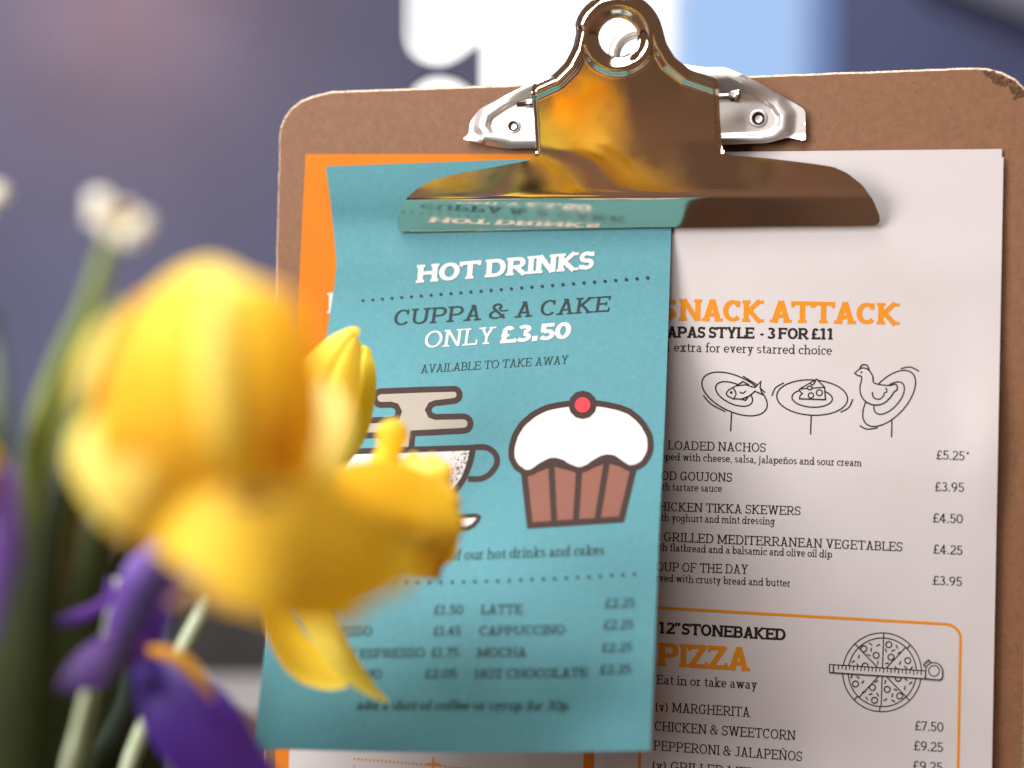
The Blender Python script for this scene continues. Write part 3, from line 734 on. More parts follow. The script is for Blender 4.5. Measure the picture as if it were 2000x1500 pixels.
for (t, p0, p1, cap, wg, mt, up) in [
    ('HOT DRINKS', (812, 553), (1161, 525), 35, .24, WH, (.08, -1)),
    ('CUPPA & A CAKE', (767, 636), (1190, 608), 30.5, .12, SL, (.15, -1)),
    ('ONLY', (827, 680), (965, 671), 33, .115, WH, (.14, -1)), ('£3.50', (975, 671), (1114, 661), 33, .25, WH, (.14, -1)),
    ('AVAILABLE TO TAKE AWAY', (821, 728.5), (1109, 710), 16, .08, SL, (.12, -1)),
    ('from any of our hot drinks and cakes', (770, 1098), (1180, 1083), 20, .11, SL, (.08, -1)),
    ('TEA', (612, 1204), (655, 1204), 18, .12, SL, (.1, -1)),
    ('£1.50', (846, 1200), (904, 1199), 18, .125, SL, (.08, -1)), ('LATTE', (938, 1199), (1020, 1198), 18, .125, SL, (.08, -1)), ('£2.25', (1180, 1187), (1240, 1185), 18, .12, SL, (.08, -1)),
    ('ESPRESSO', (605, 1244), (726, 1241), 18, .125, SL, (.08, -1)), ('£1.45', (845, 1241), (899, 1240), 18, .125, SL, (.08, -1)), ('CAPPUCCINO', (935, 1241), (1103, 1238), 18, .125, SL, (.08, -1)), ('£2.25', (1177, 1229), (1237, 1227), 18, .12, SL, (.08, -1)),
    ('DOUBLE ESPRESSO', (592, 1287), (829, 1283), 18, .125, SL, (.08, -1)), ('£1.75', (841, 1283), (895, 1282), 18, .125, SL, (.08, -1)), ('MOCHA', (931, 1283), (1028, 1282), 18, .125, SL, (.08, -1)), ('£2.25', (1174, 1274), (1234, 1272), 18, .12, SL, (.08, -1)),
    ('AMERICANO', (600, 1328), (745, 1325), 18, .125, SL, (.08, -1)), ('£2.05', (828, 1325), (891, 1324), 18, .125, SL, (.08, -1)), ('HOT CHOCOLATE', (926, 1325), (1147, 1322), 18, .125, SL, (.08, -1)), ('£2.25', (1170, 1317), (1232, 1315), 18, .12, SL, (.08, -1)),
    ('add a shot of coffee or syrup for 30p', (695, 1386), (1109, 1387), 19, .12, SL, (.2, -1))]:
    ik = Ink(tsurf, .0002); ik.text(t, p0, p1, cap, wg * 1.1, mt, up); ik.build('lettering', tc_)
ik = Ink(tsurf, .0002)
for i in range(29):
    t = i / 28; t = t * (1 + .06 * (t - 1)); ik.disc(709 + 556 * t, 587 - 44.5 * t, 2.9 + .5 * t, SL, 10)
ik.build('dotted_line', tc_)
ik = Ink(tsurf, .0002)
for i in range(29):
    t = i / 28; ik.disc(616 + 623 * t, 1140 + 2 * t - 21 * t * t, 3.3, SL, 10)
ik.build('dotted_line', tc_)
def cc(x, y): return (700 + x / 3.39, 740 + y / 3.39)
B = 11.5
def wob(pts, n, a=1.6):
    r3 = random.Random(len(pts)); return [(x + r3.uniform(-a, a), y + r3.uniform(-a, a)) for x, y in sm(pts, n)]
steam = [(150, 82), (400, 72), (620, 66)] + ell(632, 105, 38, 40, 0, -80, 80, 8) + [(600, 150), (510, 160)] + [(480, 172), (461, 205), (478, 240), (510, 252)] + [(600, 250), (690, 248)] + ell(700, 296, 42, 46, 0, -80, 80, 8) + [(680, 344), (520, 352), (362, 360), (355, 400), (350, 470),
         (205, 475), (200, 420), (196, 368), (60, 375), (-90, 382)] + ell(-100, 330, 42, 46, 0, 100, 260, 8) + [(-60, 280), (80, 275), (220, 268)] + [(255, 255), (268, 215), (250, 180), (215, 170)] + [(150, 172)] + ell(146, 127, 40, 44, 0, 90, 262, 8)
draw('steam_drawing', [('F', steam, M['ink_beige']), ('c', steam)], tc_, tsurf, cc, B, BR, None)
cup = [(-205, 486), (758, 455), (752, 500), (738, 560), (700, 655), (640, 745), (560, 835), (470, 900), (380, 905), (120, 915), (20, 880), (-80, 780), (-160, 640), (-195, 560)]
hd = sm([(770, 452), (850, 455), (905, 495), (918, 555), (880, 620), (815, 660), (725, 662)], 24)
cupi = draw('cup_drawing', [('s', hd), ('F', cup, M['ink_white']), ('c', cup)], tc_, tsurf, cc, B, BR, None)
ik = Ink(tsurf, .00028)
rs = random.Random(5); cnt = 0
while cnt < 330:
    t = rs.random(); x = 735 - 300 * t ** 1.7; y = 480 + 400 * t
    bx_ = x - abs(rs.gauss(0, 55)); x, y = bx_ + 20 * (1 - t), y + rs.uniform(-10, 10)
    if y < 478: continue
    q = cc(x - 12, y); ik.disc(q[0], q[1], rs.choice([.5, .6, .8, 1.2]), M['ink_dark'], 6, jit=cnt * 1e-7); cnt += 1
ik.build('speckle_shading', tc_)
sau = [(-150, 925), (500, 915), (780, 905), (797, 915), (790, 935), (760, 970), (720, 990), (500, 1000), (100, 1010), (-60, 1005)]
draw('saucer_drawing', [('F', sau, M['ink_white']), ('c', sau, 8.5)], tc_, tsurf, cc, B, BR, None)
case = [(1098, 630), (1285, 558), (1458, 600), (1645, 535), (1825, 585), (1742, 930), (1135, 970)]
ice = wob([(1085, 612), (1030, 560), (1012, 470), (1045, 360), (1120, 265), (1240, 195), (1390, 165), (1500, 160), (1600, 165), (1760, 200), (1870, 280), (1930, 390), (1925, 490), (1880, 562), (1815, 590), (1765, 578), (1700, 532), (1640, 520), (1580, 545), (1510, 590), (1455, 604), (1390, 580), (1335, 550), (1285, 542), (1220, 570), (1150, 615), (1110, 624)], 110)
draw('cupcake_drawing', [('F', case, M['ink_rose']), ('c', case), ('s', [(1277, 560), (1297, 955)]), ('s', [(1462, 600), (1440, 945)]), ('s', [(1648, 530), (1582, 935)]), ('F', ice, M['ink_white']), ('c', ice, 12), ('d', [(1485, 172)], 28)], tc_, tsurf, cc, 12.5, BR, None)
ik = Ink(tsurf, .00042); q = cc(1484, 172); ik.disc(q[0], q[1], 15, M['ink_red'], 20); ik.build('cherry_drawing', tc_)

# ------------------------------------------------------------------ metal relief parts from outlines
def inside(x, y, poly):
    c = False
    for a, b_ in zip(poly, poly[1:] + poly[:1]):
        if (a[1] > y) != (b_[1] > y) and x < (b_[0] - a[0]) * (y - a[1]) / (b_[1] - a[1]) + a[0]: c = not c
    return c
def near(x, y, poly, closed=True):
    best = (1e9, 0, 0)
    for a, b_ in zip(poly, (poly[1:] + poly[:1]) if closed else poly[1:]):
        dx, dy = b_[0] - a[0], b_[1] - a[1]; L2 = dx * dx + dy * dy or 1e-9
        t = max(0, min(1, ((x - a[0]) * dx + (y - a[1]) * dy) / L2)); qx, qy = a[0] + dx * t, a[1] + dy * t
        d = math.hypot(x - qx, y - qy)
        if d < best[0]: best = (d, qx, qy)
    return best
def relief(name, outl, holes, step, wf, mt, parent, th=.0007, smooth_out=True):
    """sheet metal: outline in px, wf(px,py)->height over the board; real thickness, smooth front"""
    from mathutils.geometry import delaunay_2d_cdt
    def resample(p, st):
        o = []
        for a, b_ in zip(p, p[1:] + p[:1]):
            k = max(1, int(math.hypot(b_[0] - a[0], b_[1] - a[1]) / st + .5))
            o += [(a[0] + (b_[0] - a[0]) * i / k, a[1] + (b_[1] - a[1]) * i / k) for i in range(k)]
        return o
    def soften(p, it):
        for _ in range(it):
            n = len(p); p = [((p[i - 1][0] + 2 * p[i][0] + p[(i + 1) % n][0]) / 4, (p[i - 1][1] + 2 * p[i][1] + p[(i + 1) % n][1]) / 4) for i in range(n)]
        return p
    ol = soften(resample(outl, step * .9), 7)
    pts = list(ol); edges = [(i, (i + 1) % len(ol)) for i in range(len(ol))]
    for (hx, hy, hr) in holes:
        k = len(pts); n = int(2 * math.pi * hr / step); pts += [(hx + hr * math.cos(2 * math.pi * i / n), hy + hr * math.sin(2 * math.pi * i / n)) for i in range(n)]
        edges += [(k + i, k + (i + 1) % n) for i in range(n)]
    xs = [p[0] for p in ol]; ys = [p[1] for p in ol]
    y = min(ys); row = 0
    while y < max(ys):
        x = min(xs) + (row % 2) * step / 2
        while x < max(xs):
            if inside(x, y, ol) and near(x, y, ol)[0] > step * .55 and all(math.hypot(x - h[0], y - h[1]) > h[2] + step * .5 for h in holes): pts.append((x, y))
            x += step
        y += step * .866; row += 1
    res = delaunay_2d_cdt([Vector(p) for p in pts], edges, [], 0, 1e-5)
    pv = [(v.x, v.y) for v in res[0]]; F_ = []
    for f in res[2]:
        cx = sum(pv[k][0] for k in f) / 3; cy = sum(pv[k][1] for k in f) / 3
        if inside(cx, cy, ol) and all(math.hypot(cx - h[0], cy - h[1]) > h[2] * .995 for h in holes): F_.append(tuple(reversed(f)))
    V_ = [board(x, y, wf(x, y)) for x, y in pv]
    a, b_, c_ = (V_[k] for k in F_[0])
    if (b_ - a).cross(c_ - a).dot(N) < 0: F_ = [tuple(reversed(f)) for f in F_]
    VV, FF, smf = thick(V_, F_, N * -th)
    return mesh_obj(name, VV, FF, mt, parent, smooth=smf)
def ss(a, b_, x): t = max(0, min(1, (x - a) / (b_ - a))); return t * t * (3 - 2 * t)
PX = 1 / 6480.0
# bracket (lies on the board, behind the front plate)
br_out = [(901, 271), (915, 266), (918, 240), (935, 214), (1000, 180), (1040, 160), (1110, 150), (1160, 142), (1186, 118)] + arcpts((1245, 108), 58, 178, 362, 18) + [(1308, 118), (1340, 126), (1376, 132), (1413, 131), (1436, 139), (1480, 160), (1573, 214), (1574, 276), (1566, 274), (1540, 268), (1525, 272), (1500, 279), (1420, 282), (1200, 286), (1040, 289), (990, 290), (955, 285), (925, 276)]
br_in = [(958, 262), (948, 246), (954, 226), (985, 205), (1050, 172), (1200, 160), (1400, 152), (1425, 150), (1512, 206), (1526, 226), (1524, 248), (1508, 262), (1480, 268), (1200, 274), (1000, 274)]
def brw(x, y):
    i_ = inside(x, y, br_in); d = near(x, y, br_in)[0]
    hgt = .0045
    if i_: hgt -= .0016 * ss(0, 8, d)
    else: hgt -= .0022 * ss(6, 30, d) * (1 if y > 150 else .3)
    dr = math.hypot(x - 1245, y - 108)
    if y < 150: hgt += .004 + .0010 * math.sin(max(0, min(1, (58 - dr) / 23)) * math.pi)
    elif y < 200: hgt += .004 * ss(200, 150, y)
    if y > 262: hgt -= .0012 * ss(266, 288, y)
    if x < 945 or x > 1535: hgt += .0012 * ss(262, 276, y)
    return hgt
brk = relief('bracket', br_out, [(1245, 110, 35)], 3.5, brw, M['zinc'], cb, .0009)
def disc_obj(name, x, y, r, wv, h, mt, parent, n=24, inner=0):
    c = board(x, y, wv); u = (board(x + 5, y, wv) - c).normalized(); v = Vector((0, 0, 1)); s = r * PX
    V_ = []; prof = [(1, -h), (1, 0), (.9, h * .25), (.62, h * .3), (.5, 0)]
    for (q, z) in prof:
        V_ += [c + (u * math.cos(2 * math.pi * i / n) + v * math.sin(2 * math.pi * i / n)) * s * q + N * z for i in range(n)]
    F_ = [(k * n + i, k * n + (i + 1) % n, (k + 1) * n + (i + 1) % n, (k + 1) * n + i) for k in range(len(prof) - 1) for i in range(n)]
    V_.append(c - N * h); k = len(V_) - 1; l0 = (len(prof) - 1) * n; F_ += [(l0 + i, l0 + (i + 1) % n, k) for i in range(n)]
    return mesh_obj(name, V_, F_, mt, parent, smooth=True)
for (x, y, r_) in ((1002, 246, 15), (1481, 231, 18)):
    rv = disc_obj('rivet', x, y, r_, .0032, .0005, M['zinc'], cb)
    c = board(x, y, .0036); u = (board(x + 5, y, 0) - board(x, y, 0)).normalized(); n_ = 20
    V_ = [c + (u * math.cos(2 * math.pi * i / n_) + Vector((0, 0, 1)) * math.sin(2 * math.pi * i / n_)) * r_ * .68 * PX for i in range(n_)] + [c - N * .0012]
    h_ = mesh_obj('rivet_hole', V_, [(i, (i + 1) % n_, n_) for i in range(n_)], M['hole'], rv)
# front plate of the clip
up_line = [(1040, 164), (1080, 146), (1104, 122), (1119, 92), (1126, 60)] + arcpts((1207, 72), 88, 196, 348, 20) + [(1293, 52), (1301, 84), (1318, 112), (1348, 136), (1398, 153)]
cl_out = [(784, 454), (776, 446), (775, 432), (781, 410), (793, 388), (815, 368), (850, 350), (900, 338), (960, 327), (1030, 314), (1043, 308), (1046, 296), (1044, 230), (1037, 180)] + up_line + \
         [(1403, 160), (1406, 230), (1410, 285), (1414, 297), (1428, 303), (1500, 309), (1590, 320), (1628, 326), (1655, 338), (1685, 362), (1706, 392), (1718, 422), (1719, 434), (1711, 441), (1500, 442), (1250, 444), (1000, 450)]
LIP = R(44); TILT = R(11.5)
def clw(x, y):
    yb = 452 - (x - 783) * .0118
    h = max(0, yb - y)
    ridge = 62
    q = 4.5
    # lip then plate with a rounded bend between
    s1, s2 = math.tan(LIP), math.tan(TILT)
    d = h - ridge
    soft = (math.sqrt(d * d + q * q) + d) / 2 - (math.sqrt(ridge * ridge + q * q) - ridge) / 2
    wv = .0040 + PX * (s1 * h + (s2 - s1) * soft)
    # slight twist of the handle plate
    wv -= PX * math.tan(R(5.0)) * (x - 1225) * ss(340, 280, y) * .0
    wv += CURV(x, h)
    # pressed bead along the upper edge and round the ring
    if y < 215 and 1020 < x < 1420:
        do = near(x, y, up_line, False)[0]; dr = math.hypot(x - 1207, y - 72)
        a = 1 - ss(20, 33, do); b_ = 1 - ss(66, 80, dr)
        wv += PX * 11 * max(a, b_)
        wv -= PX * 16 * (max(0, 17 - do) / 17) ** 2
        if dr < 62: wv -= PX * 12 * ss(62, 38, dr)
    # rolled sides of the neck
    if 150 < y < 305:
        dl = min(abs(x - (1046 - (300 - y) * .06)), abs(x - (1409 - (300 - y) * .05)))
        if 1030 < x < 1420: wv -= PX * 9 * (max(0, 9 - dl) / 9) ** 2 * ss(305, 285, y)
    return wv
def CURV(x, h):
    g = (h + 62 - math.sqrt((h - 62) ** 2 + 16)) / 124
    # the blade stays even along its length; the handle plate is turned a little to the left
    return -PX * (math.tan(R(1.6)) * (x - 1225) * g + math.tan(R(2.4)) * (x - 1225) * ss(55, 175, h) * (1 - ss(190, 330, abs(x - 1225))))
relief('clip_plate', cl_out, [(1207, 73, 38)], 2.8, clw, M['chrome'], cb, .0008)
# pin of the spring, right of the plate
def tube(name, pts, rad, mt, parent, n=14):
    V_ = []; k = len(pts); rad = rad if isinstance(rad, list) else [rad] * k
    for i, p in enumerate(pts):
        d = (pts[min(i + 1, k - 1)] - pts[max(i - 1, 0)]).normalized(); a = d.cross(Vector((.13, .31, .94))).normalized(); b_ = d.cross(a)
        V_ += [p + (a * math.cos(2 * math.pi * j / n) + b_ * math.sin(2 * math.pi * j / n)) * rad[i] for j in range(n)]
    F_ = [(i * n + j, i * n + (j + 1) % n, (i + 1) * n + (j + 1) % n, (i + 1) * n + j) for i in range(k - 1) for j in range(n)]
    F_ += [tuple(reversed(range(n))), tuple(range((k - 1) * n, k * n))]
    return mesh_obj(name, V_, F_, mt, parent, smooth=[True] * (len(F_) - 2) + [False] * 2)
tube('spring_pin', [board(1010, 204, .011), board(1421, 188, .011), board(1425, 188, .011), board(1428, 188, .011), board(1443, 188, .011), board(1447, 188, .011)], [.0009, .0009, .0010, .0017, .0021, .0019], M['steel_dark'], cb)
# spring coil between plate and bracket
cp = []
for i in range(150):
    t = i / 149; x = 1090 + 270 * t; a = t * 2 * math.pi * 11
    c = board(x, 200 - (x - 1050) * .035, .008); cp.append(c + N * .0028 * math.cos(a) + Vector((0, 0, 1)) * .0028 * math.sin(a))
tube('spring', cp, .0006, M['steel_dark'], cb, 8)
tube('pin_washer', [board(1028, 203, .0105), board(1045, 202, .0105)], .0014, M['zinc'], cb)
settle(cb)

# ------------------------------------------------------------------ flowers in front
Yl = petal_mat('yellow_petal', srgb(255, 222, 66), srgb(255, 236, 90))
Yp = petal_mat('pale_yellow_petal', srgb(255, 234, 92), srgb(255, 248, 160))
Yo = petal_mat('golden_corona', srgb(255, 222, 80), srgb(255, 204, 46))
Yt = petal_mat('trumpet_gold', srgb(255, 236, 110), srgb(255, 222, 78), .08)
Yg = petal_mat('green_yellow_bud', srgb(228, 212, 50), srgb(255, 234, 80))
Pu = petal_mat('violet_petal', srgb(120, 78, 184), srgb(158, 128, 222), .3, .35)
Pd = petal_mat('deep_purple_petal', srgb(50, 20, 120), srgb(110, 66, 180), .3, .2)
Pk = petal_mat('dark_purple_petal', srgb(96, 48, 150), srgb(58, 28, 94), .2, .12)
Or = petal_mat('orange_signal_petal', srgb(232, 160, 20), srgb(214, 165, 60), .2, .2)
Sp = petal_mat('papery_spathe', srgb(214, 172, 110), srgb(205, 160, 110), .5, .3)
Wh = petal_mat('white_petal', srgb(240, 240, 222), srgb(250, 248, 242), .1, .45)
Gr = mat('green_stem', srgb(172, 190, 118), .45, noise=(60, srgb(140, 162, 84), .7, 3), transl=.25)
Gy = mat('bright_green_stem', srgb(185, 205, 50), .45, noise=(50, srgb(120, 140, 30), .7, 3), transl=.2)
Gd = mat('shaded_leaf', srgb(44, 54, 18), .6, noise=(40, srgb(26, 34, 12), .8, 3), transl=.04, spec=.25)  # leaf green darkened, holds the shade low in the bunch
Gb = mat('blue_green_leaf', srgb(64, 82, 72), .5, noise=(40, srgb(60, 78, 64), .8, 3), transl=.1)
Gp = mat('pale_stem', srgb(196, 206, 176), .35, noise=(60, srgb(150, 168, 120), .7, 3), transl=.15)
Cn = mat('flower_centre', srgb(190, 150, 60), .8, noise=(900, srgb(140, 104, 40), .8, 2), bump=(1500, .8, .0006))

def petal(name, ctrl, mt, parent, cup=.35, tilt=0., ruf=0., rows=30, cols=16, th=.00035, fold=0.):
    """ctrl: (px,py,depth,half-width px). cup>0 bulges towards the viewer"""
    pts = catmull(ctrl, rows); V_ = []; UV = []
    for i, (x, y, d, hw) in enumerate(pts):
        a = pts[max(i - 1, 0)]; c_ = pts[min(i + 1, rows - 1)]
        tx, ty = c_[0] - a[0], c_[1] - a[1]; L = math.hypot(tx, ty) or 1; tx /= L; ty /= L
        hw = max(hw, .5); s3 = hw / F * d
        for j in range(cols + 1):
            v = -1 + 2 * j / cols
            rf = ruf * math.sin(v * 9 + i * .35) * (i / rows) ** 2
            px = x - ty * hw * v + tx * rf * hw * .4; py = y + tx * hw * v + ty * rf * hw * .4
            dd = d - cup * s3 * (1 - v * v) + tilt * s3 * v + rf * s3 * .5 + fold * s3 * (math.exp(-(v * 7) ** 2))
            V_.append(P(px, py, dd)); UV.append((j / cols, i / (rows - 1)))
    F_ = [(i * (cols + 1) + j, (i + 1) * (cols + 1) + j, (i + 1) * (cols + 1) + j + 1, i * (cols + 1) + j + 1) for i in range(rows - 1) for j in range(cols)]
    VV, FF, smf = thick(V_, F_, Vector((0, th, 0)))
    UV = UV * 2 + [(0.5, .5)] * (len(VV) - 2 * len(UV))
    return mesh_obj(name, VV, FF, mt, parent, smooth=smf, uv=UV)
def stem(name, pts, mt, parent):
    """pts: (px,py,d,half-width px)"""
    q = catmull(pts, 24)
    return tube(name, [P(x, y, d) for x, y, d, h in q], [max(h, .5) / F * d for x, y, d, h in q], mt, parent, 12)
def trumpet(name, b0, b1, r0, r1, mt, parent, ruf=.1, seed=1, n=72, rows=22):
    A0, A1 = P(*b0), P(*b1); ax = (A1 - A0); L = ax.length; ax.normalize()
    u = ax.cross(Vector((0, 0, 1))).normalized(); v = ax.cross(u); rs = random.Random(seed)
    ph = [rs.uniform(0, 6.28) for _ in range(4)]; V_ = []; UV = []
    for i in range(rows + 1):
        t = i / rows; r_ = r0 + (r1 - r0) * (t ** 2.2 * .75 + .25 * t)
        for j in range(n):
            a = 2 * math.pi * j / n; k = t ** 3
            w_ = ruf * k * (math.sin(6 * a + ph[0]) + .6 * math.sin(13 * a + ph[1]) + .35 * math.sin(23 * a + ph[2]))
            rib = .006 * math.sin(12 * a)
            p = A0 + ax * (L * t + r1 * .5 * w_) + (u * math.cos(a) + v * math.sin(a)) * r_ * (1 + w_ + rib)
            V_.append(p); UV.append((j / n, t))
    F_ = [(i * n + j, i * n + (j + 1) % n, (i + 1) * n + (j + 1) % n, (i + 1) * n + j) for i in range(rows) for j in range(n)]
    me = mesh_obj(name, V_, F_, mt, parent, smooth=True, uv=UV)
    md = me.modifiers.new('thickness', 'SOLIDIFY'); md.thickness = .0004
    return me

# A: large near daffodil
fa = empty('daffodil', P(300, 1500, .27)); tag(fa, 'big golden daffodil bloom nearest the viewer at left, strongly blurred', 'flower', 'daffodils in the bunch')
petal('petal', [(430, 1000, .295, 60), (330, 880, .29, 130), (240, 760, .285, 105), (215, 660, .285, 45), (212, 620, .285, 3)], Yp, fa, cup=.2, tilt=.15)
petal('petal', [(400, 1050, .285, 60), (350, 900, .272, 150), (330, 740, .268, 135), (330, 610, .27, 80), (335, 560, .272, 4)], Yo, fa, cup=.22, tilt=.12, ruf=.05)
petal('petal', [(450, 1050, .282, 60), (440, 900, .268, 150), (425, 720, .262, 150), (405, 590, .262, 120), (400, 530, .266, 55), (398, 512, .27, 4)], Yl, fa, cup=.25, ruf=.05)
petal('petal', [(530, 1010, .285, 40), (535, 860, .275, 95), (520, 720, .27, 105), (495, 600, .27, 80), (480, 545, .273, 6)], Yo, fa, cup=.22, tilt=-.1)
petal('petal', [(500, 1000, .262, 20), (455, 880, .252, 42), (430, 740, .25, 46), (425, 620, .252, 30), (428, 560, .255, 3)], Yp, fa, cup=.5, tilt=.4)
petal('petal', [(560, 990, .275, 20), (600, 880, .285, 62), (630, 800, .30, 50), (640, 745, .31, 5)], Yp, fa, cup=.3, tilt=-.3)
petal('petal', [(470, 1040, .285, 50), (330, 960, .272, 120), (240, 900, .27, 110), (165, 860, .272, 60), (145, 850, .275, 6)], Yp, fa, cup=.2)
petal('petal', [(230, 950, .285, 30), (380, 1000, .27, 110), (540, 1045, .268, 135), (680, 1080, .275, 100), (775, 1100, .285, 62), (830, 1100, .29, 8)], Yl, fa, cup=.15, tilt=-.3, ruf=.06)
petal('petal', [(350, 1020, .285, 30), (470, 1090, .278, 90), (580, 1140, .278, 80), (670, 1180, .285, 45), (715, 1195, .288, 4)], Yl, fa, cup=.2, tilt=-.2)
petal('spathe', [(330, 1180, 0.313, 6), (390, 1160, 0.308, 20), (450, 1165, 0.304, 34), (520, 1172, 0.304, 30), (560, 1180, 0.304, 12)], Sp, fa, cup=.4)
stem('stem', [(360, 1050, 0.294, 20), (300, 1140, 0.304, 18), (230, 1300, 0.313, 18), (170, 1520, 0.322, 20), (120, 1900, 0.331, 22)], Gd, fa)
settle(fa)
# B: nearer to the card, almost sharp
fb = empty('daffodil', P(420, 1500, .42)); tag(fb, 'yellow daffodil with frilled golden trumpet overlapping the teal card', 'flower', 'daffodils in the bunch')
petal('petal', [(560, 1010, 0.450, 30), (600, 900, 0.455, 60), (630, 780, 0.460, 72), (662, 700, 0.465, 48), (690, 657, 0.470, 22), (700, 655, 0.470, 8)], Yl, fb, cup=.5, fold=.12)
petal('petal', [(640, 930, 0.475, 14), (668, 850, 0.480, 44), (690, 770, 0.480, 44), (702, 710, 0.482, 32), (712, 682, 0.485, 14), (714, 676, 0.485, 3)], Yg, fb, cup=.6, fold=.2)
petal('petal', [(520, 1080, 0.392, 40), (560, 980, 0.397, 70), (600, 890, 0.407, 60), (632, 820, 0.412, 36), (622, 775, 0.422, 12), (612, 765, 0.422, 2)], Yp, fb, cup=.45, tilt=.3)
petal('petal', [(450, 1080, .345, 50), (510, 980, .345, 105), (570, 890, .355, 100), (618, 810, .37, 60), (650, 755, .38, 6)], Yl, fb, cup=.35, tilt=.1)
trumpet('corona', (520, 1000, .400), (822, 1008, .430), .0060, .0160, Yt, fb, ruf=.04, seed=4)
petal('corona_lobe', [(745, 960, 0.427, 45), (752, 905, 0.427, 30), (760, 875, 0.427, 24), (766, 845, 0.427, 32), (768, 822, 0.427, 16), (768, 818, 0.427, 3)], Yl, fb, cup=.5)
petal('corona_lobe', [(760, 960, 0.422, 60), (820, 1000, 0.422, 58), (850, 1040, 0.424, 48), (862, 1080, 0.427, 30), (850, 1100, 0.427, 6)], Yt, fb, cup=.3, ruf=.3)
petal('corona_lobe', [(610, 975, .405, 50), (720, 975, .408, 74), (800, 1000, .412, 80), (850, 1045, .415, 55), (872, 1085, .418, 10)], Yl, fb, cup=.12, ruf=.14)
petal('petal', [(480, 1010, 0.392, 30), (560, 1060, 0.387, 80), (650, 1090, 0.387, 90), (730, 1100, 0.392, 60), (790, 1090, 0.397, 10)], Yl, fb, cup=.4, tilt=-.3)
petal('petal', [(520, 1130, 0.432, 18), (545, 1220, 0.432, 30), (590, 1290, 0.432, 36), (640, 1325, 0.432, 24), (680, 1338, 0.432, 4)], Yl, fb, cup=-.5, tilt=-.5)
petal('petal', [(590, 1180, 0.430, 20), (630, 1230, 0.427, 30), (670, 1290, 0.427, 26), (715, 1340, 0.432, 15), (758, 1372, 0.437, 3)], Yp, fb, cup=.6, tilt=.3)
petal('spathe', [(432, 992, .262, 3), (462, 972, .26, 18), (505, 962, .26, 22), (552, 972, .262, 6)], Sp, fb, cup=.3)
petal('spathe_fold', [(462, 978, .257, 2), (495, 974, .256, 9), (530, 970, .256, 10), (556, 968, .257, 2)], mat('brown_spathe', srgb(96, 60, 34), .8), fb, cup=.2)
stem('stem', [(480, 1060, 0.422, 14), (420, 1150, 0.422, 14), (375, 1230, 0.422, 15), (330, 1320, 0.422, 16), (250, 1500, 0.422, 17), (180, 1800, 0.422, 18)], Gp, fb)
settle(fb)
# C: daffodil mostly beyond the left edge
fc = empty('daffodil', P(-150, 1300, .33)); tag(fc, 'daffodil of which only a yellow petal tip shows at the left edge', 'flower', 'daffodils in the bunch')
for k in range(6):
    a = R(60 * k + 3); petal('petal', [(-150 + 25 * math.cos(a), 890 + 25 * math.sin(a), .33, 20), (-150 + 80 * math.cos(a), 890 + 80 * math.sin(a), .325, 45), (-150 + 130 * math.cos(a), 890 + 130 * math.sin(a), .325, 35), (-150 + 157 * math.cos(a), 888 + 157 * math.sin(a), .33, 4)], Yl, fc, cup=.3)
trumpet('corona', (-150, 890, .33), (-150, 885, .305), .0035, .0085, Yo, fc, ruf=.1, seed=9)
stem('stem', [(-150, 900, .335, 14), (-140, 1200, .34, 15), (-100, 1800, .35, 16)], Gr, fc)
settle(fc)
# white blossoms
def blossom(cx, cy, d, s, label, st, rot=0):
    f = empty('white_blossom', P(cx, 1500, d)); tag(f, label, 'flower', 'small white blossoms on thin stems')
    for (dx, dy, L_, hw) in ((-55, -52, 1, 25), (-30, 26, .8, 27), (34, 42, .9, 28), (68, 6, .9, 22), (20, -34, .6, 16), (-62, -8, 1, 14)):
        petal('petal', [(cx, cy, d, 8), (cx + dx * s * .5, cy + dy * s * .5, d - .002, hw * s), (cx + dx * s * .9, cy + dy * s * .9, d - .002, hw * s), (cx + dx * s * 1.15, cy + dy * s * 1.15, d, 3)], Wh, f, cup=.3, rows=14, cols=8)
    c = sphere('centre', P(cx + 10 * s, cy - 18 * s, d - .002), 22 * s / F * d, Cn, f, 8, (1, .6, .7))
    stem('stem', st, Gr, f); settle(f); return f
blossom(232, 432, .30, .92, 'white blossom with brown centre standing tall above the yellow flowers', [(218, 460, .303, 13), (195, 540, .305, 18), (168, 620, .31, 22), (120, 720, .32, 25), (75, 860, .34, 28), (50, 1100, .345, 30), (40, 1700, .35, 30)])
blossom(-42, 372, .335, .8, 'white blossom cut by the left edge of the picture', [(-45, 400, .337, 12), (-60, 800, .34, 16), (-60, 1600, .35, 18)])
# green leaves / stems
def leaf(label, ctrl, mt, cup=.4, tilt=0.):
    o = petal('leaf', ctrl, mt, None, cup=cup, tilt=tilt, rows=26, cols=8, th=.0006); tag(o, label, 'leaf', 'leaves of the flower bunch'); return o
leaf('bright green leaf rising beside the big daffodil', [(90, 1500, .33, 14), (100, 1200, .32, 24), (130, 950, .300, 34), (180, 760, .285, 38), (215, 650, .29, 22), (235, 590, .29, 5)], Gy)
leaf('dark green blade in front of the bright green leaf, widened low down to stand for shade', [(20, 1550, .30, 90), (50, 1300, .295, 75), (90, 1080, .29, 45), (150, 860, .283, 18), (215, 660, .28, 8), (230, 630, .28, 2)], Gd)  # broad dark foot stands in for shade over the bright leaf
leaf('blue-green blade at the left edge of the picture', [(-20, 1300, .33, 40), (-10, 1000, .33, 34), (0, 800, .335, 22), (-5, 660, .34, 10), (-8, 600, .34, 2)], Gb)
leaf('wide dark leaf low at the left', [(60, 1700, .42, 120), (60, 1450, .42, 130), (90, 1250, .42, 110), (150, 1100, .42, 70), (200, 1000, .42, 20)], Gd)
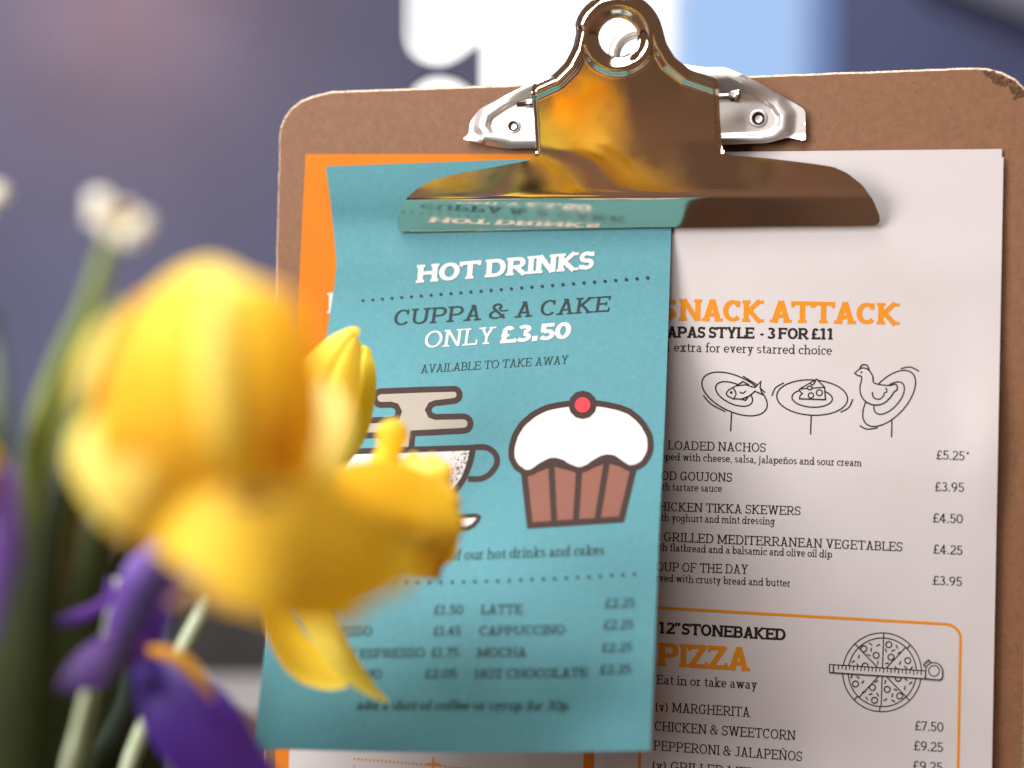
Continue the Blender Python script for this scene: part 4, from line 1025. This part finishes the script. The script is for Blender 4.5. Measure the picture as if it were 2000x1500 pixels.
leaf('wide dark leaf low behind the iris', [(200, 1750, .46, 140), (190, 1500, .46, 130), (210, 1330, .46, 100), (240, 1200, .455, 70), (260, 1080, .45, 30)], Gd)
leaf('dark leaf filling the corner at lower left', [(-60, 1700, .44, 130), (0, 1400, .44, 130), (50, 1180, .44, 110), (120, 1050, .44, 70), (170, 960, .44, 10)], Gd)
leaf('brownish dry leaf behind the lower petals of the big daffodil', [(130, 1300, .47, 60), (180, 1150, .47, 90), (220, 1030, .47, 90), (200, 940, .47, 50), (190, 890, .47, 8)], mat('dry_leaf', srgb(66, 46, 28), .7, noise=(40, srgb(60, 42, 26), .8, 3), transl=.1))
leaf('greyish pink blade beside the left side of the big daffodil', [(110, 1200, .345, 10), (120, 1080, .345, 32), (130, 980, .34, 32), (140, 900, .34, 20), (140, 860, .34, 3)], mat('pinkish_leaf', srgb(130, 108, 88), .6, transl=.1))
# irises
fi = empty('iris', P(250, 1500, .38)); tag(fi, 'purple iris with an orange-yellow blaze below the big daffodil', 'flower', 'purple irises')
petal('petal', [(262, 1300, .385, 40), (264, 1230, .38, 56), (288, 1150, .375, 60), (305, 1090, .375, 46), (300, 1050, .375, 6)], Pu, fi, cup=.3, tilt=.15)
petal('petal', [(290, 1255, .375, 20), (230, 1275, .37, 42), (170, 1310, .37, 40), (105, 1350, .37, 8)], Pk, fi, cup=.15, tilt=.3)
petal('petal', [(265, 1275, .385, 12), (322, 1345, .38, 70), (378, 1415, .378, 88), (438, 1485, .378, 78), (520, 1550, .38, 40), (540, 1600, .38, 6)], Pd, fi, cup=.45, tilt=-.2)
petal('signal', [(262, 1276, .378, 5), (305, 1272, .372, 12), (350, 1288, .370, 15), (392, 1328, .370, 14), (415, 1370, .371, 3)], Or, fi, cup=.4)
petal('petal', [(215, 1130, .39, 6), (200, 1180, .39, 12), (95, 1225, .39, 14), (70, 1225, .39, 3)], Pk, fi, cup=.2)
stem('stem', [(262, 1290, .39, 12), (245, 1370, .395, 14), (215, 1440, .40, 16), (150, 1560, .40, 18), (100, 1800, .40, 18)], Gb, fi)
settle(fi)
f2 = empty('iris', P(-60, 1500, .33)); tag(f2, 'purple iris cut off by the left edge below the white blossoms', 'flower', 'purple irises')
petal('petal', [(-30, 1250, .33, 50), (-12, 1120, .33, 54), (0, 1000, .33, 42), (12, 930, .33, 26), (15, 905, .33, 4)], Pu, f2, cup=.4)
petal('petal', [(-60, 1300, .335, 60), (-50, 1180, .335, 60), (-30, 1060, .335, 50), (-30, 980, .335, 10)], Pd, f2, cup=.4)
stem('stem', [(-40, 1250, .335, 14), (-40, 1500, .34, 15), (-30, 1800, .35, 15)], Gr, f2)
settle(f2)
def lone(label, pts, mt):
    o = stem('flower_stem', pts, mt, None); tag(o, label, 'stem', 'cut stems of the bunch'); return o
lone('pale cut stem standing low at the left, left of the iris', [(175, 1330, .38, 12), (155, 1420, .38, 14), (130, 1520, .38, 15), (80, 1800, .38, 16)], Gp)
lone('pale stem just left of the upright violet iris petal', [(232, 1130, .395, 9), (215, 1200, .395, 10), (200, 1270, .395, 10), (150, 1500, .40, 12)], Gp)
# bucket-less bunch is held by a dark vase below the frame
vs = empty('vase', P(60, 2450, .40)); vs.location.z = TZ
tag(vs, 'dark glazed vase holding the flower bunch on the table', 'vase')
vc = P(60, 2000, .37); V_ = []; n = 32
prof = [(.026, 0), (.032, .02), (.036, .05), (.034, .08), (.030, .095), (.028, .095), (.031, .07), (.030, .01)]
for (r_, z) in prof: V_ += [Vector((vc.x + r_ * math.cos(2 * math.pi * i / n), vc.y + r_ * math.sin(2 * math.pi * i / n), TZ + .0005 + z)) for i in range(n)]
F_ = [(k * n + i, k * n + (i + 1) % n, (k + 1) * n + (i + 1) % n, (k + 1) * n + i) for k in range(len(prof) - 1) for i in range(n)] + [tuple(reversed(range(n))), tuple(range((len(prof) - 1) * n, len(prof) * n))]
mesh_obj('body', V_, F_, mat('vase_glaze', srgb(50, 46, 44), .3), vs, smooth=True); settle(vs)
bpy.context.view_layer.update()
